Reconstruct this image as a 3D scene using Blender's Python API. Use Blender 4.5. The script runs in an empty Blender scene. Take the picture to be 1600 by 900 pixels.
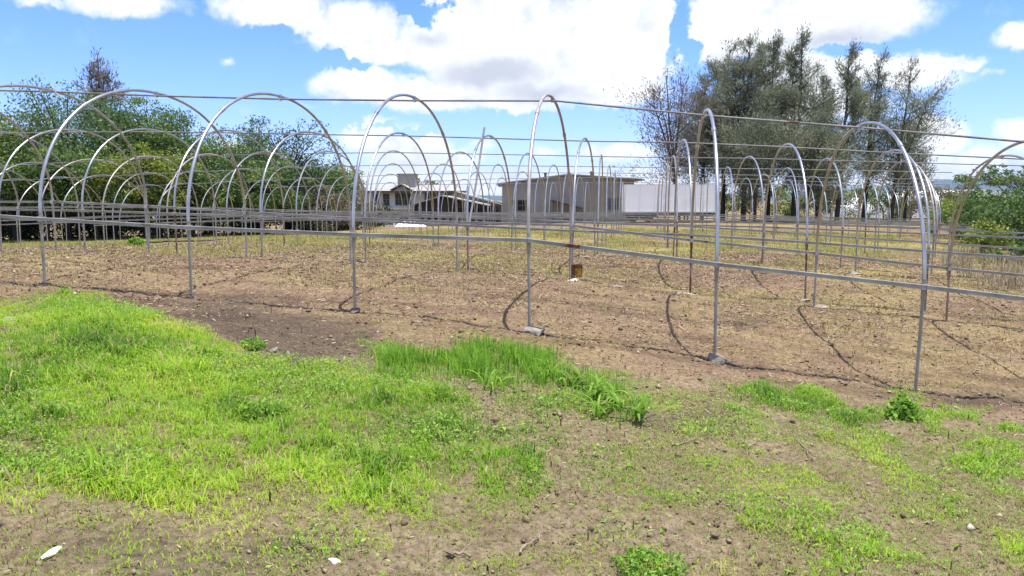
import bpy, math, random
import numpy as np
from mathutils import Vector, Matrix
rng = np.random.default_rng(7)
random.seed(7)
scene = bpy.context.scene
COL = scene.collection
F = 1200.0
PITCH = math.atan((450 - 313) / F)
CP, SP = math.cos(PITCH), math.sin(PITCH)

# ------------------------------------------------------------------ camera geometry helpers (metres, eye at the origin)
def ray(x, y):
    u = (x - 800) / F; v = (450 - y) / F
    yy = CP + v * SP
    return u / yy, (-SP + v * CP) / yy          # X per Y, Z per Y
def at(x, y, Y):
    a, t = ray(x, y)
    return Vector((a * Y, Y, t * Y))
def project(P):
    P = np.asarray(P, float)
    d = P[..., 1] * CP - P[..., 2] * SP
    h = P[..., 1] * SP + P[..., 2] * CP
    return 800 + F * P[..., 0] / d, 450 - F * h / d

# ------------------------------------------------------------------ noise
def vnoise(x, y, seed=0):
    xi = np.floor(x).astype(np.int64); yi = np.floor(y).astype(np.int64)
    fx = x - xi; fy = y - yi
    fx = fx * fx * (3 - 2 * fx); fy = fy * fy * (3 - 2 * fy)
    def h(a, b):
        n = (a * 374761393 + b * 668265263 + seed * 974711) & 0x7fffffff
        n = ((n ^ (n >> 13)) * 1274126177) & 0x7fffffff
        n = (n ^ (n >> 16)) & 0xffff
        return n / 65535.0
    return (h(xi, yi) * (1 - fx) + h(xi + 1, yi) * fx) * (1 - fy) + (h(xi, yi + 1) * (1 - fx) + h(xi + 1, yi + 1) * fx) * fy
def fbm(x, y, seed=0, octv=4, gain=.5):
    s = 0; a = 1; t = 0
    for k in range(octv):
        s = s + a * vnoise(x * 2 ** k + 17.3 * k, y * 2 ** k - 9.1 * k, seed + k); t += a; a *= gain
    return s / t
def sstep(a, b, x):
    t = np.clip((x - a) / (b - a), 0, 1); return t * t * (3 - 2 * t)

# ------------------------------------------------------------------ the frame grid (measured from the photograph)
X0, Y0, TH, PH = -6.155, 10.07, 0.175, 0.1702
D, W, GAP = 2.1487, 5.2386, 0.857
PITCHROW = W + GAP
AL = Vector((math.cos(TH), -math.sin(TH), 0))     # along a tunnel
AC = Vector((math.sin(PH), math.cos(PH), 0))      # across the tunnels
def grid(s, i):
    return X0 + i * D * AL.x + s * AC.x, Y0 + i * D * AL.y + s * AC.y
RIDGE = {1: ([-2, -.85, 0, 1, 2, 3, 4, 5, 6, 7, 9], [1.93, 1.83, 1.72, 1.62, 1.55, 1.50, 1.25, 1.04, .81, .62, .3]),
         2: ([-6, -3.3, -1.7, 0, 1, 2, 3, 4, 5, 6, 7, 9], [1.74, 1.77, 1.73, 1.61, 1.55, 1.46, 1.37, 1.31, 1.19, 1.04, .91, .65]),
         3: ([-8, -6.8, -4.1, -2, 0, 1, 2, 3.5, 5, 6, 9], [1.15, 1.23, 1.46, 1.56, 1.55, 1.49, 1.43, 1.33, 1.27, 1.19, .95]),
         4: ([-10, -8.7, -6.2, -3, -1, 1, 2.4, 4.7, 6, 9], [.85, .95, 1.14, 1.38, 1.45, 1.39, 1.34, 1.23, 1.18, 1.0]),
         5: ([-9, -8.2, -4, -2, .3, 3.2, 6, 7.2, 10], [.72, .78, 1.10, 1.26, 1.35, 1.28, 1.15, 1.03, .9]),
         6: ([-7, -5.3, -3, -.2, 2.9, 5.9, 8, 11], [.75, .84, 1.01, 1.23, 1.26, 1.16, .97, .8]),
         7: ([-4, -.8, 3.5, 8.6, 12], [1.0, 1.09, 1.13, .93, .75])}
def ridge_z(row, i): return float(np.interp(i, *RIDGE[row]))
RISE = 1.94

# ------------------------------------------------------------------ terrain height: thin plate spline through measured feet
ctrl = []
for s, lst in ((0, [(0, -1.11), (1, -1.23), (2, -1.34), (3, -1.52), (4, -1.79), (5, -2.06), (7, -2.45), (-2, -.95)]),
               (W, [(-1, -1.09), (0, -1.15), (1, -1.22), (2, -1.35), (3, -1.44), (4, -1.68), (5, -1.86), (6, -2.05)]),
               (W + GAP, [(-1, -1.19), (0, -1.2), (1, -1.26), (2, -1.37), (3, -1.46), (4, -1.71), (5, -1.88), (6, -2.04)]),
               (2 * W + GAP, [(2, -1.36), (3, -1.42), (4, -1.55), (5, -1.65), (6, -1.8)]),
               (2 * W + 2 * GAP, [(1, -1.29), (2, -1.4), (3, -1.46), (4, -1.57), (5, -1.65), (6, -1.75)])):
    for i, z in lst: ctrl.append((*grid(s, i), z))
for r in range(3, 8):
    for i in np.arange(min(RIDGE[r][0]), max(RIDGE[r][0]) + .1, 2.5):
        ctrl.append((*grid(W / 2 + (r - 1) * PITCHROW, i), ridge_z(r, i) - 2.9))
for X, z in ((-12, -.75), (-8, -.95), (-4, -1.25), (0, -1.57), (4, -1.92), (8, -2.25), (12, -2.5)):
    for Y in (-4, 0, 4): ctrl.append((X, Y, z))
for X, Y, z in ((-40, 10, -.9), (-40, 30, -1.6), (40, 5, -3.0), (40, 20, -2.6), (40, 40, -2.3), (-45, 50, -2.6), (-20, 52, -2.3), (-12, 60, -2.3),
                (-10, 75, -2.45), (0, 75, -2.4), (10, 64, -1.75), (20, 64, -1.75), (30, 64, -1.8), (-20, 90, -2.9), (0, 95, -2.8), (40, 90, -2.2), (-60, 90, -3)):
    ctrl.append((X, Y, z))
ctrl = np.array(ctrl)
def tps_k(r2): return np.where(r2 > 1e-9, .5 * r2 * np.log(np.maximum(r2, 1e-9)), 0)
_S = 10.0
_c = ctrl[:, :2] / _S; _n = len(_c)
_K = tps_k(((_c[:, None] - _c[None]) ** 2).sum(-1)) + np.eye(_n) * 2e-3
_P = np.c_[np.ones(_n), _c]
_A = np.block([[_K, _P], [_P.T, np.zeros((3, 3))]])
_w = np.linalg.solve(_A, np.r_[ctrl[:, 2], 0, 0, 0])
def ground_z(X, Y):
    X = np.asarray(X, float); Y = np.asarray(Y, float)
    sh = X.shape; x = np.clip(X.ravel(), -45, 45); y = np.clip(Y.ravel(), -5, 95)
    out = np.empty(x.size)
    for k in range(0, x.size, 20000):
        q = np.c_[x[k:k + 20000], y[k:k + 20000]] / _S
        out[k:k + 20000] = tps_k(((q[:, None] - _c[None]) ** 2).sum(-1)) @ _w[:_n] + _w[_n] + q @ _w[_n + 1:]
    far = sstep(80, 160, np.hypot(X.ravel(), Y.ravel()))
    return (out * (1 - far) - 3.0 * far).reshape(sh)
def bumps(X, Y):
    r = np.hypot(X, Y)
    near = 1 - sstep(14, 40, r)
    n = (fbm(X * 1.1, Y * 1.1, 3, 4) - .5) * .10
    n += (fbm(X * 5, Y * 5, 11, 4, .6) - .5) * .075
    n += (fbm(X * 22, Y * 22, 23, 2, .6) - .5) * .028 * (1 - sstep(9, 20, r))
    return n * (.25 + .75 * near)
def gz(X, Y): return ground_z(X, Y) + bumps(np.asarray(X, float), np.asarray(Y, float))
def gpt(x, y):
    """pixel of the photograph to the point of the terrain behind it"""
    a, t = ray(x, y); Y = 3.0
    for _ in range(60):
        z = float(ground_z(np.array([a * Y]), np.array([Y]))[0])
        Y += .6 * (z / t - Y) if t < 0 else 0
        Y = min(max(Y, 1.5), 90)
    return Vector((a * Y, Y, float(gz(np.array([a * Y]), np.array([Y]))[0])))

# ------------------------------------------------------------------ object helpers
def tag(o, label=None, cat=None, group=None, kind=None):
    if label: o['label'] = label
    if cat: o['category'] = cat
    if group: o['group'] = group
    if kind: o['kind'] = kind
    return o
def link(name, me, mat=None, parent=None, loc=None):
    o = bpy.data.objects.new(name, me); COL.objects.link(o)
    if mat is not None and me is not None and not me.materials:
        for m in (mat if isinstance(mat, (list, tuple)) else [mat]): me.materials.append(m)
    if parent is not None: o.parent = parent
    if loc is not None: o.location = loc
    return o
def empty(name, loc=(0, 0, 0)):
    o = bpy.data.objects.new(name, None); o.empty_display_size = .2; COL.objects.link(o); o.location = loc
    return o
def mesh_np(name, V, quads=None, tris=None, var=None, smooth=False):
    me = bpy.data.meshes.new(name)
    V = np.asarray(V, np.float32).reshape(-1, 3)
    q = np.zeros((0, 4), np.int32) if quads is None else np.asarray(quads, np.int32).reshape(-1, 4)
    t = np.zeros((0, 3), np.int32) if tris is None else np.asarray(tris, np.int32).reshape(-1, 3)
    me.vertices.add(len(V)); me.vertices.foreach_set('co', V.ravel())
    me.loops.add(q.size + t.size); me.loops.foreach_set('vertex_index', np.r_[q.ravel(), t.ravel()].astype(np.int32))
    me.polygons.add(len(q) + len(t))
    st = np.r_[np.arange(len(q)) * 4, q.size + np.arange(len(t)) * 3].astype(np.int32)
    me.polygons.foreach_set('loop_start', st)
    me.polygons.foreach_set('loop_total', np.r_[np.full(len(q), 4), np.full(len(t), 3)].astype(np.int32))
    if smooth: me.polygons.foreach_set('use_smooth', np.ones(len(q) + len(t), bool))
    me.update(calc_edges=True); me.validate()
    if var is not None:
        for k, a in (var.items() if isinstance(var, dict) else [('var', var)]):
            at_ = me.attributes.new(k, 'FLOAT', 'POINT'); at_.data.foreach_set('value', np.asarray(a, np.float32))
    return me
class MB:
    """collects boxes, tubes and prisms into one mesh"""
    def __init__(s): s.v = []; s.f = []
    def add(s, v, f):
        o = len(s.v); s.v += [tuple(p) for p in v]; s.f += [tuple(i + o for i in q) for q in f]; return s
    def box(s, x0, x1, y0, y1, z0, z1):
        v = [(x, y, z) for z in (z0, z1) for y in (y0, y1) for x in (x0, x1)]
        return s.add(v, [(0, 2, 3, 1), (4, 5, 7, 6), (0, 1, 5, 4), (2, 6, 7, 3), (0, 4, 6, 2), (1, 3, 7, 5)])
    def beam(s, a, b, w, h):
        a = Vector(a); b = Vector(b); d = (b - a).normalized()
        r = d.cross(Vector((0, 0, 1))); r = (r.normalized() if r.length > 1e-4 else Vector((1, 0, 0))) * w / 2
        u = r.cross(d).normalized() * h / 2
        v = [p + i * r + j * u for p in (a, b) for i, j in ((-1, -1), (1, -1), (1, 1), (-1, 1))]
        return s.add(v, [(3, 2, 1, 0), (4, 5, 6, 7), (0, 1, 5, 4), (1, 2, 6, 5), (2, 3, 7, 6), (3, 0, 4, 7)])
    def tube(s, pts, rad, n=8):
        pts = [Vector(p) for p in pts]; m = len(pts)
        rad = rad if isinstance(rad, (list, tuple, np.ndarray)) else [rad] * m
        ref = None; v = []
        for k in range(m):
            d = (pts[min(k + 1, m - 1)] - pts[max(k - 1, 0)]).normalized()
            if ref is None: ref = d.orthogonal().normalized()
            ref = (ref - d * ref.dot(d)).normalized(); b = d.cross(ref)
            for j in range(n):
                a = 2 * math.pi * j / n
                v.append(pts[k] + (ref * math.cos(a) + b * math.sin(a)) * rad[k])
        f = [(k * n + j, k * n + (j + 1) % n, (k + 1) * n + (j + 1) % n, (k + 1) * n + j) for k in range(m - 1) for j in range(n)]
        f += [tuple(range(n))[::-1], tuple((m - 1) * n + j for j in range(n))]
        return s.add(v, f)
    def prism(s, poly, y0, y1):
        """poly of (x,z), extruded in y"""
        n = len(poly); v = [(x, y0, z) for x, z in poly] + [(x, y1, z) for x, z in poly]
        return s.add(v, [tuple(range(n)), tuple(range(2 * n - 1, n - 1, -1))] + [((i + 1) % n, i, n + i, n + (i + 1) % n) for i in range(n)])
    def lathe(s, prof, n=16, c=(0, 0, 0)):
        v = []; m = len(prof)
        for r, z in prof:
            for j in range(n):
                a = 2 * math.pi * j / n; v.append((c[0] + r * math.cos(a), c[1] + r * math.sin(a), c[2] + z))
        return s.add(v, [(k * n + j, k * n + (j + 1) % n, (k + 1) * n + (j + 1) % n, (k + 1) * n + j) for k in range(m - 1) for j in range(n)])
    def mesh(s, name, smooth=False, sharp=None):
        me = bpy.data.meshes.new(name); me.from_pydata(s.v, [], s.f)
        import bmesh
        bm = bmesh.new(); bm.from_mesh(me); bmesh.ops.recalc_face_normals(bm, faces=bm.faces); bm.to_mesh(me); bm.free()
        if smooth:
            me.polygons.foreach_set('use_smooth', np.ones(len(me.polygons), bool)); me.set_sharp_from_angle(angle=math.radians(40))
        return me

# ------------------------------------------------------------------ materials
class NT:
    def __init__(s, tree): s.t = tree
    def n(s, typ, **kw):
        nd = s.t.nodes.new(typ)
        ins = kw.pop('ins', {})
        for k, v in kw.items(): setattr(nd, k, v)
        for k, v in ins.items(): s.set(nd.inputs[k], v)
        return nd
    def set(s, sock, v):
        if isinstance(v, bpy.types.NodeSocket): s.t.links.new(v, sock)
        else: sock.default_value = v
    def math(s, op, a, b=None, c=None, clamp=False):
        nd = s.n('ShaderNodeMath', operation=op, use_clamp=clamp); s.set(nd.inputs[0], a)
        if b is not None: s.set(nd.inputs[1], b)
        if c is not None: s.set(nd.inputs[2], c)
        return nd.outputs[0]
    def mix(s, f, a, b, mode='MIX'):
        nd = s.n('ShaderNodeMix', data_type='RGBA', blend_type=mode); s.set(nd.inputs[0], f); s.set(nd.inputs[6], a); s.set(nd.inputs[7], b)
        return nd.outputs[2]
    def noise(s, scale, detail=4, rough=.55, vec=None, dist=0):
        nd = s.n('ShaderNodeTexNoise', ins={'Scale': scale, 'Detail': detail, 'Roughness': rough, 'Distortion': dist})
        if vec is not None: s.set(nd.inputs['Vector'], vec)
        return nd
    def ramp(s, fac, stops, interp='LINEAR'):
        nd = s.n('ShaderNodeValToRGB'); nd.color_ramp.interpolation = interp; e = nd.color_ramp.elements
        while len(e) < len(stops): e.new(.5)
        for el, (p, c) in zip(e, stops):
            el.position = p; el.color = c if len(c) == 4 else (*c, 1)
        s.set(nd.inputs[0], fac); return nd.outputs[0]
    def rng(s, v, a, b, c=0, d=1, smooth=True):
        nd = s.n('ShaderNodeMapRange', interpolation_type='SMOOTHSTEP' if smooth else 'LINEAR')
        for k, x in zip(('Value', 'From Min', 'From Max', 'To Min', 'To Max'), (v, a, b, c, d)): s.set(nd.inputs[k], x)
        return nd.outputs[0]
def new_mat(name):
    m = bpy.data.materials.new(name); m.use_nodes = True
    t = m.node_tree; b = t.nodes['Principled BSDF']; b.inputs['Specular IOR Level'].default_value = .25
    return m, NT(t), b
def c3(*c): return (*c, 1.0)
def simple(name, c, rough=.7, metal=0, vary=.25, scale=8, c2=None, bump=0, bscale=40, detail=5, spec=None):
    m, t, b = new_mat(name)
    tc = t.n('ShaderNodeTexCoord').outputs['Object']
    nz = t.noise(scale, detail, .6, tc)
    c2 = c2 or tuple(x * (1 - vary) for x in c)
    col = t.ramp(nz.outputs[0], [(.3, c2), (.7, c)])
    t.set(b.inputs['Base Color'], col); b.inputs['Roughness'].default_value = rough; b.inputs['Metallic'].default_value = metal
    if spec is not None: b.inputs['Specular IOR Level'].default_value = spec
    if bump:
        bn = t.n('ShaderNodeBump', ins={'Strength': bump, 'Distance': .02, 'Height': t.noise(bscale, 4, .6, tc).outputs[0]})
        t.set(b.inputs['Normal'], bn.outputs[0])
    return m
def leaf_mat(name, stops, trans=.45, rough=.55, noise_scale=.6, clump=.35):
    m, t, b = new_mat(name)
    v = t.n('ShaderNodeAttribute', attribute_name='var').outputs['Fac']
    nz = t.noise(noise_scale, 3, .5, t.n('ShaderNodeTexCoord').outputs['Object']).outputs[0]
    fac = t.math('ADD', v, t.math('MULTIPLY', t.math('SUBTRACT', nz, .5), clump * 2), clamp=True)
    col = t.ramp(fac, stops)
    t.set(b.inputs['Base Color'], col); b.inputs['Roughness'].default_value = rough; b.inputs['Specular IOR Level'].default_value = .2
    tr = t.n('ShaderNodeBsdfTranslucent'); t.set(tr.inputs['Color'], col)
    ms = t.n('ShaderNodeMixShader'); ms.inputs[0].default_value = trans
    t.t.links.new(b.outputs[0], ms.inputs[1]); t.t.links.new(tr.outputs[0], ms.inputs[2])
    t.t.links.new(ms.outputs[0], t.t.nodes['Material Output'].inputs[0])
    return m
def metal_mat(name, c, c2, rough, metal, rust=0.0):
    m, t, b = new_mat(name)
    tc = t.n('ShaderNodeTexCoord').outputs['Object']
    rnd = t.n('ShaderNodeObjectInfo').outputs['Random']
    off = t.n('ShaderNodeVectorMath', operation='ADD'); t.set(off.inputs[0], tc)
    cx = t.n('ShaderNodeCombineXYZ'); t.set(cx.inputs[0], t.math('MULTIPLY', rnd, 37.0)); t.set(cx.inputs[1], t.math('MULTIPLY', rnd, 11.0)); t.t.links.new(cx.outputs[0], off.inputs[1])
    nz = t.noise(3.5, 6, .65, off.outputs[0]).outputs[0]
    col = t.ramp(nz, [(.3, c2), (.65, c)])
    rn = t.noise(1.7, 7, .7, off.outputs[0]).outputs[0]
    rm = t.rng(rn, .62 - rust * .5, .70 - rust * .5)
    rc = t.ramp(t.noise(18, 4, .6, off.outputs[0]).outputs[0], [(.3, (.06, .022, .012)), (.7, (.20, .085, .045))])
    t.set(b.inputs['Base Color'], t.mix(rm, col, rc))
    t.set(b.inputs['Metallic'], t.math('MULTIPLY', t.math('SUBTRACT', 1, rm), metal))
    t.set(b.inputs['Roughness'], t.math('ADD', t.math('MULTIPLY', rm, .35), rough))
    return m
M = {}
M['pipe'] = metal_mat('galvanised_pipe', (.50, .50, .50), (.32, .32, .322), .33, 1.0, rust=-.1)
M['pipe_worn'] = metal_mat('stained_pipe', (.46, .42, .41), (.30, .24, .22), .45, .6, rust=.06)
M['post'] = metal_mat('weathered_post', (.36, .345, .315), (.20, .19, .17), .5, .3, rust=.05)
M['post_rust'] = metal_mat('rusted_post', (.30, .24, .21), (.17, .12, .10), .6, .2, rust=.27)
M['rail'] = metal_mat('weathered_rail', (.41, .395, .365), (.23, .22, .195), .5, .3, rust=.05)
M['ridge'] = metal_mat('dull_pipe', (.25, .25, .255), (.14, .135, .14), .5, .4, rust=.02)

# ------------------------------------------------------------------ where things grow (read off the photograph, used to seed the terrain)
def inpoly(x, y, poly):
    poly = np.array(poly, float); r = np.zeros(np.shape(x), bool); j = len(poly) - 1
    for i in range(len(poly)):
        xi, yi = poly[i]; xj, yj = poly[j]
        c = ((yi > y) != (yj > y)) & (x < (xj - xi) * (y - yi) / (yj - yi + 1e-12) + xi)
        r ^= c; j = i
    return r
LUSH = [(-300, 480), (0, 474), (90, 462), (170, 468), (235, 490), (290, 518), (350, 545), (430, 566), (520, 583), (600, 590), (690, 618), (765, 660), (745, 700), (690, 740), (670, 800), (600, 812), (480, 795), (300, 795), (150, 792), (60, 770), (0, 790), (-300, 800)]
TALL = [(560, 566), (620, 550), (690, 540), (770, 540), (840, 556), (900, 578), (960, 600), (1010, 630), (990, 655), (930, 650), (880, 615), (820, 604), (740, 606), (690, 590), (630, 594)]
BLOBS = [(820, 660, 90, 28, .5), (800, 735, 75, 45, .8), (960, 755, 60, 22, .7), (1075, 765, 60, 22, .7), (1015, 885, 45, 35, 1.1), (990, 810, 45, 40, .6),
         (1240, 622, 75, 20, 1.0), (1310, 655, 70, 16, .9), (1180, 610, 40, 12, .7), (1105, 618, 40, 14, .5), (1315, 690, 45, 14, .7), (1550, 725, 70, 35, .8), (1480, 655, 60, 14, .6),
         (1440, 665, 25, 12, .7), (1570, 680, 35, 14, .7), (1090, 670, 60, 20, .4), (1400, 760, 50, 20, .4), (1280, 800, 60, 25, .4), (1570, 860, 50, 30, .7), (880, 640, 110, 30, .5),
         (700, 560, 90, 25, .5), (400, 540, 22, 8, .6), (600, 535, 60, 14, .35), (650, 770, 60, 30, .6), (550, 850, 50, 20, .3), (60, 810, 40, 14, .5), (170, 830, 60, 16, .3),
         (960, 580, 60, 12, .5), (1000, 600, 60, 16, .4), (1420, 620, 40, 10, .3), (1150, 650, 60, 16, .4), (1350, 840, 70, 30, .4), (1180, 870, 60, 20, .35), (740, 880, 60, 18, .25), (450, 830, 40, 14, .35)]
def masks(X, Y, Z):
    """green cover 0..1.3, tall grass 0/1, burnt soil 0..1"""
    px, py = project(np.stack([X, Y, Z], -1))
    wx = (fbm(X * 1.6, Y * 1.6, 41, 4) - .5) * 100; wy = (fbm(X * 1.6, Y * 1.6, 57, 4) - .5) * 60
    qx, qy = px + wx, py + wy * np.clip((py - 313) / 300, .2, 1.2)
    ps = np.clip((py - 313) / 300, .15, 1.3); jr = np.random.default_rng(5)
    lush = 0.; tall = 0.
    for jx, jy in ((-26, 9), (24, 11), (3, -22), (-12, -8), (14, 22), (0, 0)):
        lush = lush + inpoly(qx + jx * ps, qy + jy * ps, LUSH) / 6.; tall = tall + inpoly(qx + jx * ps, qy + jy * .7 * ps, TALL) / 6.
    lush = lush * (Y > 1); tall = tall * (Y > 1)
    gap = sstep(.36, .5, fbm(X * 2.3, Y * 2.3, 77, 4))
    fade = 1 - .55 * np.exp(-((px - 20) / 75) ** 2 - ((py - 545) / 55) ** 2)
    g = lush * (.78 + .34 * gap) * fade
    for bx, by, rx, ry, a in BLOBS:
        d = np.sqrt(((qx - bx) / rx) ** 2 + ((qy - by) / ry) ** 2)
        g = np.maximum(g, a * (1 - sstep(.5, 1.1, d)) * (.3 + .7 * gap))
    # thin seedlings over the bare foreground
    th = .05 + sstep(.42, .68, fbm(X * 3.1, Y * 3.1, 91, 4)) * .38
    fore = sstep(540, 605, qy - .13 * np.maximum(px - 700, 0)) * (Y > 0)
    right = .75 + .25 * sstep(900, 1250, px)
    low = 1 - .1 * sstep(800, 870, py) * (1 - sstep(700, 1000, px))
    g = np.maximum(g, th * fore * right * low)
    # soil that was burnt or dug dark
    BP = [(225, 478), (330, 470), (450, 478), (560, 500), (640, 520), (600, 552), (530, 572), (420, 560), (330, 530), (270, 505)]
    rx_ = (fbm(X * 5, Y * 5, 63, 3) - .5) * 60; ry_ = (fbm(X * 5, Y * 5, 67, 3) - .5) * 34; burnt = 0.
    for jx, jy in ((-40, 6), (38, 8), (6, -14), (-14, -7), (20, 14), (0, 0)): burnt = burnt + inpoly(qx + jx + rx_, qy + jy + ry_, BP) * .8 / 6.
    for bx, by, rx, ry, a in [(1080, 660, 110, 28, .6), (1540, 635, 90, 25, .55), (1170, 500, 40, 12, .5), (300, 860, 330, 45, .45), (950, 630, 70, 20, .5), (1380, 640, 45, 14, .6)]:
        d = np.sqrt(((qx - bx) / rx) ** 2 + ((qy - by) / ry) ** 2)
        burnt = np.maximum(burnt, a * (1 - sstep(.4, 1.15, d)))
    burnt = np.where(Y > 1, burnt, 0)
    return g, tall, burnt

# ------------------------------------------------------------------ ground
def build_ground():
    th_in = np.radians(np.arange(-44, 44.01, .2)); th_out = np.radians(np.arange(50, 310.1, 8))
    th = np.r_[th_in, th_out]
    r1 = np.exp(np.arange(math.log(1.2), math.log(26), .0065)); r2 = np.exp(np.arange(math.log(26.3), math.log(90), .015)); r3 = np.exp(np.linspace(math.log(92), math.log(16000), 50))
    r = np.r_[.4, r1, r2, r3]
    R, T = np.meshgrid(r, th, indexing='ij')
    X = R * np.sin(T); Y = R * np.cos(T); Z = gz(X, Y)
    nr, nt = R.shape
    V = np.stack([X, Y, Z], -1).reshape(-1, 3)
    a = np.arange(nr - 1)[:, None] * nt; b = np.arange(nt)[None]; b2 = (b + 1) % nt
    q = np.stack([a + b, a + b2, a + nt + b2, a + nt + b], -1).reshape(-1, 4)[:, ::-1]
    V = np.r_[V, [[0, 0, float(gz(np.array([0.]), np.array([0.]))[0])]]]
    c = nr * nt
    t = np.stack([np.full(nt, c), np.arange(nt), (np.arange(nt) + 1) % nt], -1)[:, ::-1]
    g, tall, burnt = masks(V[:, 0], V[:, 1], V[:, 2])
    g = np.maximum(g, tall * .8)
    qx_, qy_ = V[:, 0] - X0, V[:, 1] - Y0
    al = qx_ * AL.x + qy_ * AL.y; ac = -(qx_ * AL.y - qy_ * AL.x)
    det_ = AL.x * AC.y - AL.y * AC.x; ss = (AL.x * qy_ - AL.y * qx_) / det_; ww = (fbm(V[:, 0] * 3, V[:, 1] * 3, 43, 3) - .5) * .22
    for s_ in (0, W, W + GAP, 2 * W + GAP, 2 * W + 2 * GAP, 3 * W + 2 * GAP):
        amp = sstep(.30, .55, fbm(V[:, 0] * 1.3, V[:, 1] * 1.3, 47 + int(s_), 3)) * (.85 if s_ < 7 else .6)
        burnt = np.maximum(burnt, amp * (1 - sstep(.02, .10 + .004 * V[:, 1], np.abs(ss - s_ + ww * .35 + .03))) * (V[:, 1] > 4) * (V[:, 1] < 30))  # irregular dark strips: rail shadow painted in over disturbed soil along the posts
    me = mesh_np('ground', V, q, t, {'green': g, 'burnt': burnt}, smooth=True)  # burnt also carries the painted rail shadow strips
    m, n, b_ = new_mat('field_soil')
    pos = n.n('ShaderNodeNewGeometry').outputs['Position']
    big = n.noise(.22, 5, .6, pos).outputs[0]; mid = n.noise(1.6, 6, .65, pos).outputs[0]
    fine = n.noise(20, 7, .75, pos).outputs[0]; grit = n.noise(85, 3, .75, pos).outputs[0]
    soil = n.ramp(fine, [(.28, (.055, .036, .024)), (.42, (.15, .100, .065)), (.58, (.255, .178, .118)), (.78, (.40, .30, .205))])
    soil = n.mix(n.rng(mid, .35, .7), n.mix(.5, soil, c3(.105, .067, .041)), soil)
    rot = n.n('ShaderNodeMapping'); n.set(rot.inputs[0], pos); rot.inputs['Rotation'].default_value = (0, 0, .175); rot.inputs['Scale'].default_value = (.35, 1.9, 1)
    band = n.noise(1.1, 5, .65, rot.outputs[0]).outputs[0]
    soil = n.mix(n.math('MULTIPLY', n.rng(band, .47, .64), .68), soil, c3(.07, .044, .030))
    soil = n.mix(n.math('MULTIPLY', n.rng(grit, .60, .70), .55), soil, c3(.52, .44, .34))
    soil = n.mix(n.math('MULTIPLY', n.rng(grit, .40, .30), .6), soil, c3(.045, .03, .022))
    # thin dry weeds further out: yellow green cover
    sep = n.n('ShaderNodeSeparateXYZ'); n.set(sep.inputs[0], pos)
    dist = sep.outputs[1]
    weed = n.rng(n.math('ADD', n.math('MULTIPLY', big, .6), n.math('MULTIPLY', mid, .4)), .44, .60)
    weed = n.math('MULTIPLY', weed, n.rng(dist, 8, 26, .3, .95))
    weed = n.math('MULTIPLY', weed, n.rng(fine, .36, .6))
    wcol = n.ramp(n.noise(6, 4, .6, pos).outputs[0], [(.3, (.16, .17, .04)), (.6, (.34, .30, .08)), (.8, (.42, .35, .14))])
    soil = n.mix(weed, soil, wcol)
    dusty = n.ramp(fine, [(.32, (.06, .045, .030)), (.5, (.19, .146, .096)), (.75, (.35, .285, .195))])
    soil = n.mix(n.math('MULTIPLY', n.rng(dist, 8.2, 6.2), n.rng(mid, .3, .6, .45, .9)), soil, dusty)
    ga = n.n('ShaderNodeAttribute', attribute_name='green').outputs['Fac']; ba = n.n('ShaderNodeAttribute', attribute_name='burnt').outputs['Fac']
    gcol = n.ramp(fine, [(.3, (.07, .075, .022)), (.7, (.17, .18, .05))])
    soil = n.mix(n.math('MULTIPLY', ga, .6, clamp=True), soil, gcol)
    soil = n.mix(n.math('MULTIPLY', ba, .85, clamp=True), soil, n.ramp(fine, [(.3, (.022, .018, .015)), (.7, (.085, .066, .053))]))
    n.set(b_.inputs['Base Color'], soil); b_.inputs['Roughness'].default_value = .95; b_.inputs['Specular IOR Level'].default_value = .08
    bp = n.n('ShaderNodeBump', ins={'Strength': .8, 'Distance': .035, 'Height': n.math('ADD', n.math('MULTIPLY', fine, .7), n.math('MULTIPLY', grit, .3))})
    n.set(b_.inputs['Normal'], bp.outputs[0])
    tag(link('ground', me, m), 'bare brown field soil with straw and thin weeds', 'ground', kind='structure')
build_ground()

# ------------------------------------------------------------------ grass, weeds, straw: stuff nobody could count
def blades(P, h, w, lean, var, seed=0):
    r = np.random.default_rng(seed); n = len(P)
    a = r.uniform(0, 2 * np.pi, n); b = a + np.pi / 2 + r.normal(0, .4, n)
    wv = np.stack([np.cos(a), np.sin(a), np.zeros(n)], -1) * (w / 2)[:, None]
    ld = np.stack([np.cos(b), np.sin(b), np.zeros(n)], -1)
    up = np.array([0, 0, 1.])
    mid = P + up * (h * .62 * np.cos(lean * .5))[:, None] + ld * (h * .55 * np.sin(lean * .5))[:, None]
    tip = P + up * (h * np.cos(lean))[:, None] + ld * (h * np.sin(lean))[:, None]
    P = P - up * .01
    V = np.stack([P - wv, P + wv, mid + wv * .75, mid - wv * .75, tip], 1).reshape(-1, 3)
    k = np.arange(n)[:, None] * 5
    return V, k + np.array([0, 1, 2, 3]), k + np.array([3, 2, 4]), np.repeat(var, 5)
def scatter(n, ymin, ymax, half=.72, seed=1):
    """points over the visible wedge of the field, even per square metre"""
    r = np.random.default_rng(seed)
    Y = np.sqrt(r.uniform(ymin ** 2, ymax ** 2, n)); X = r.uniform(-half, half, n) * Y
    return X, Y
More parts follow.
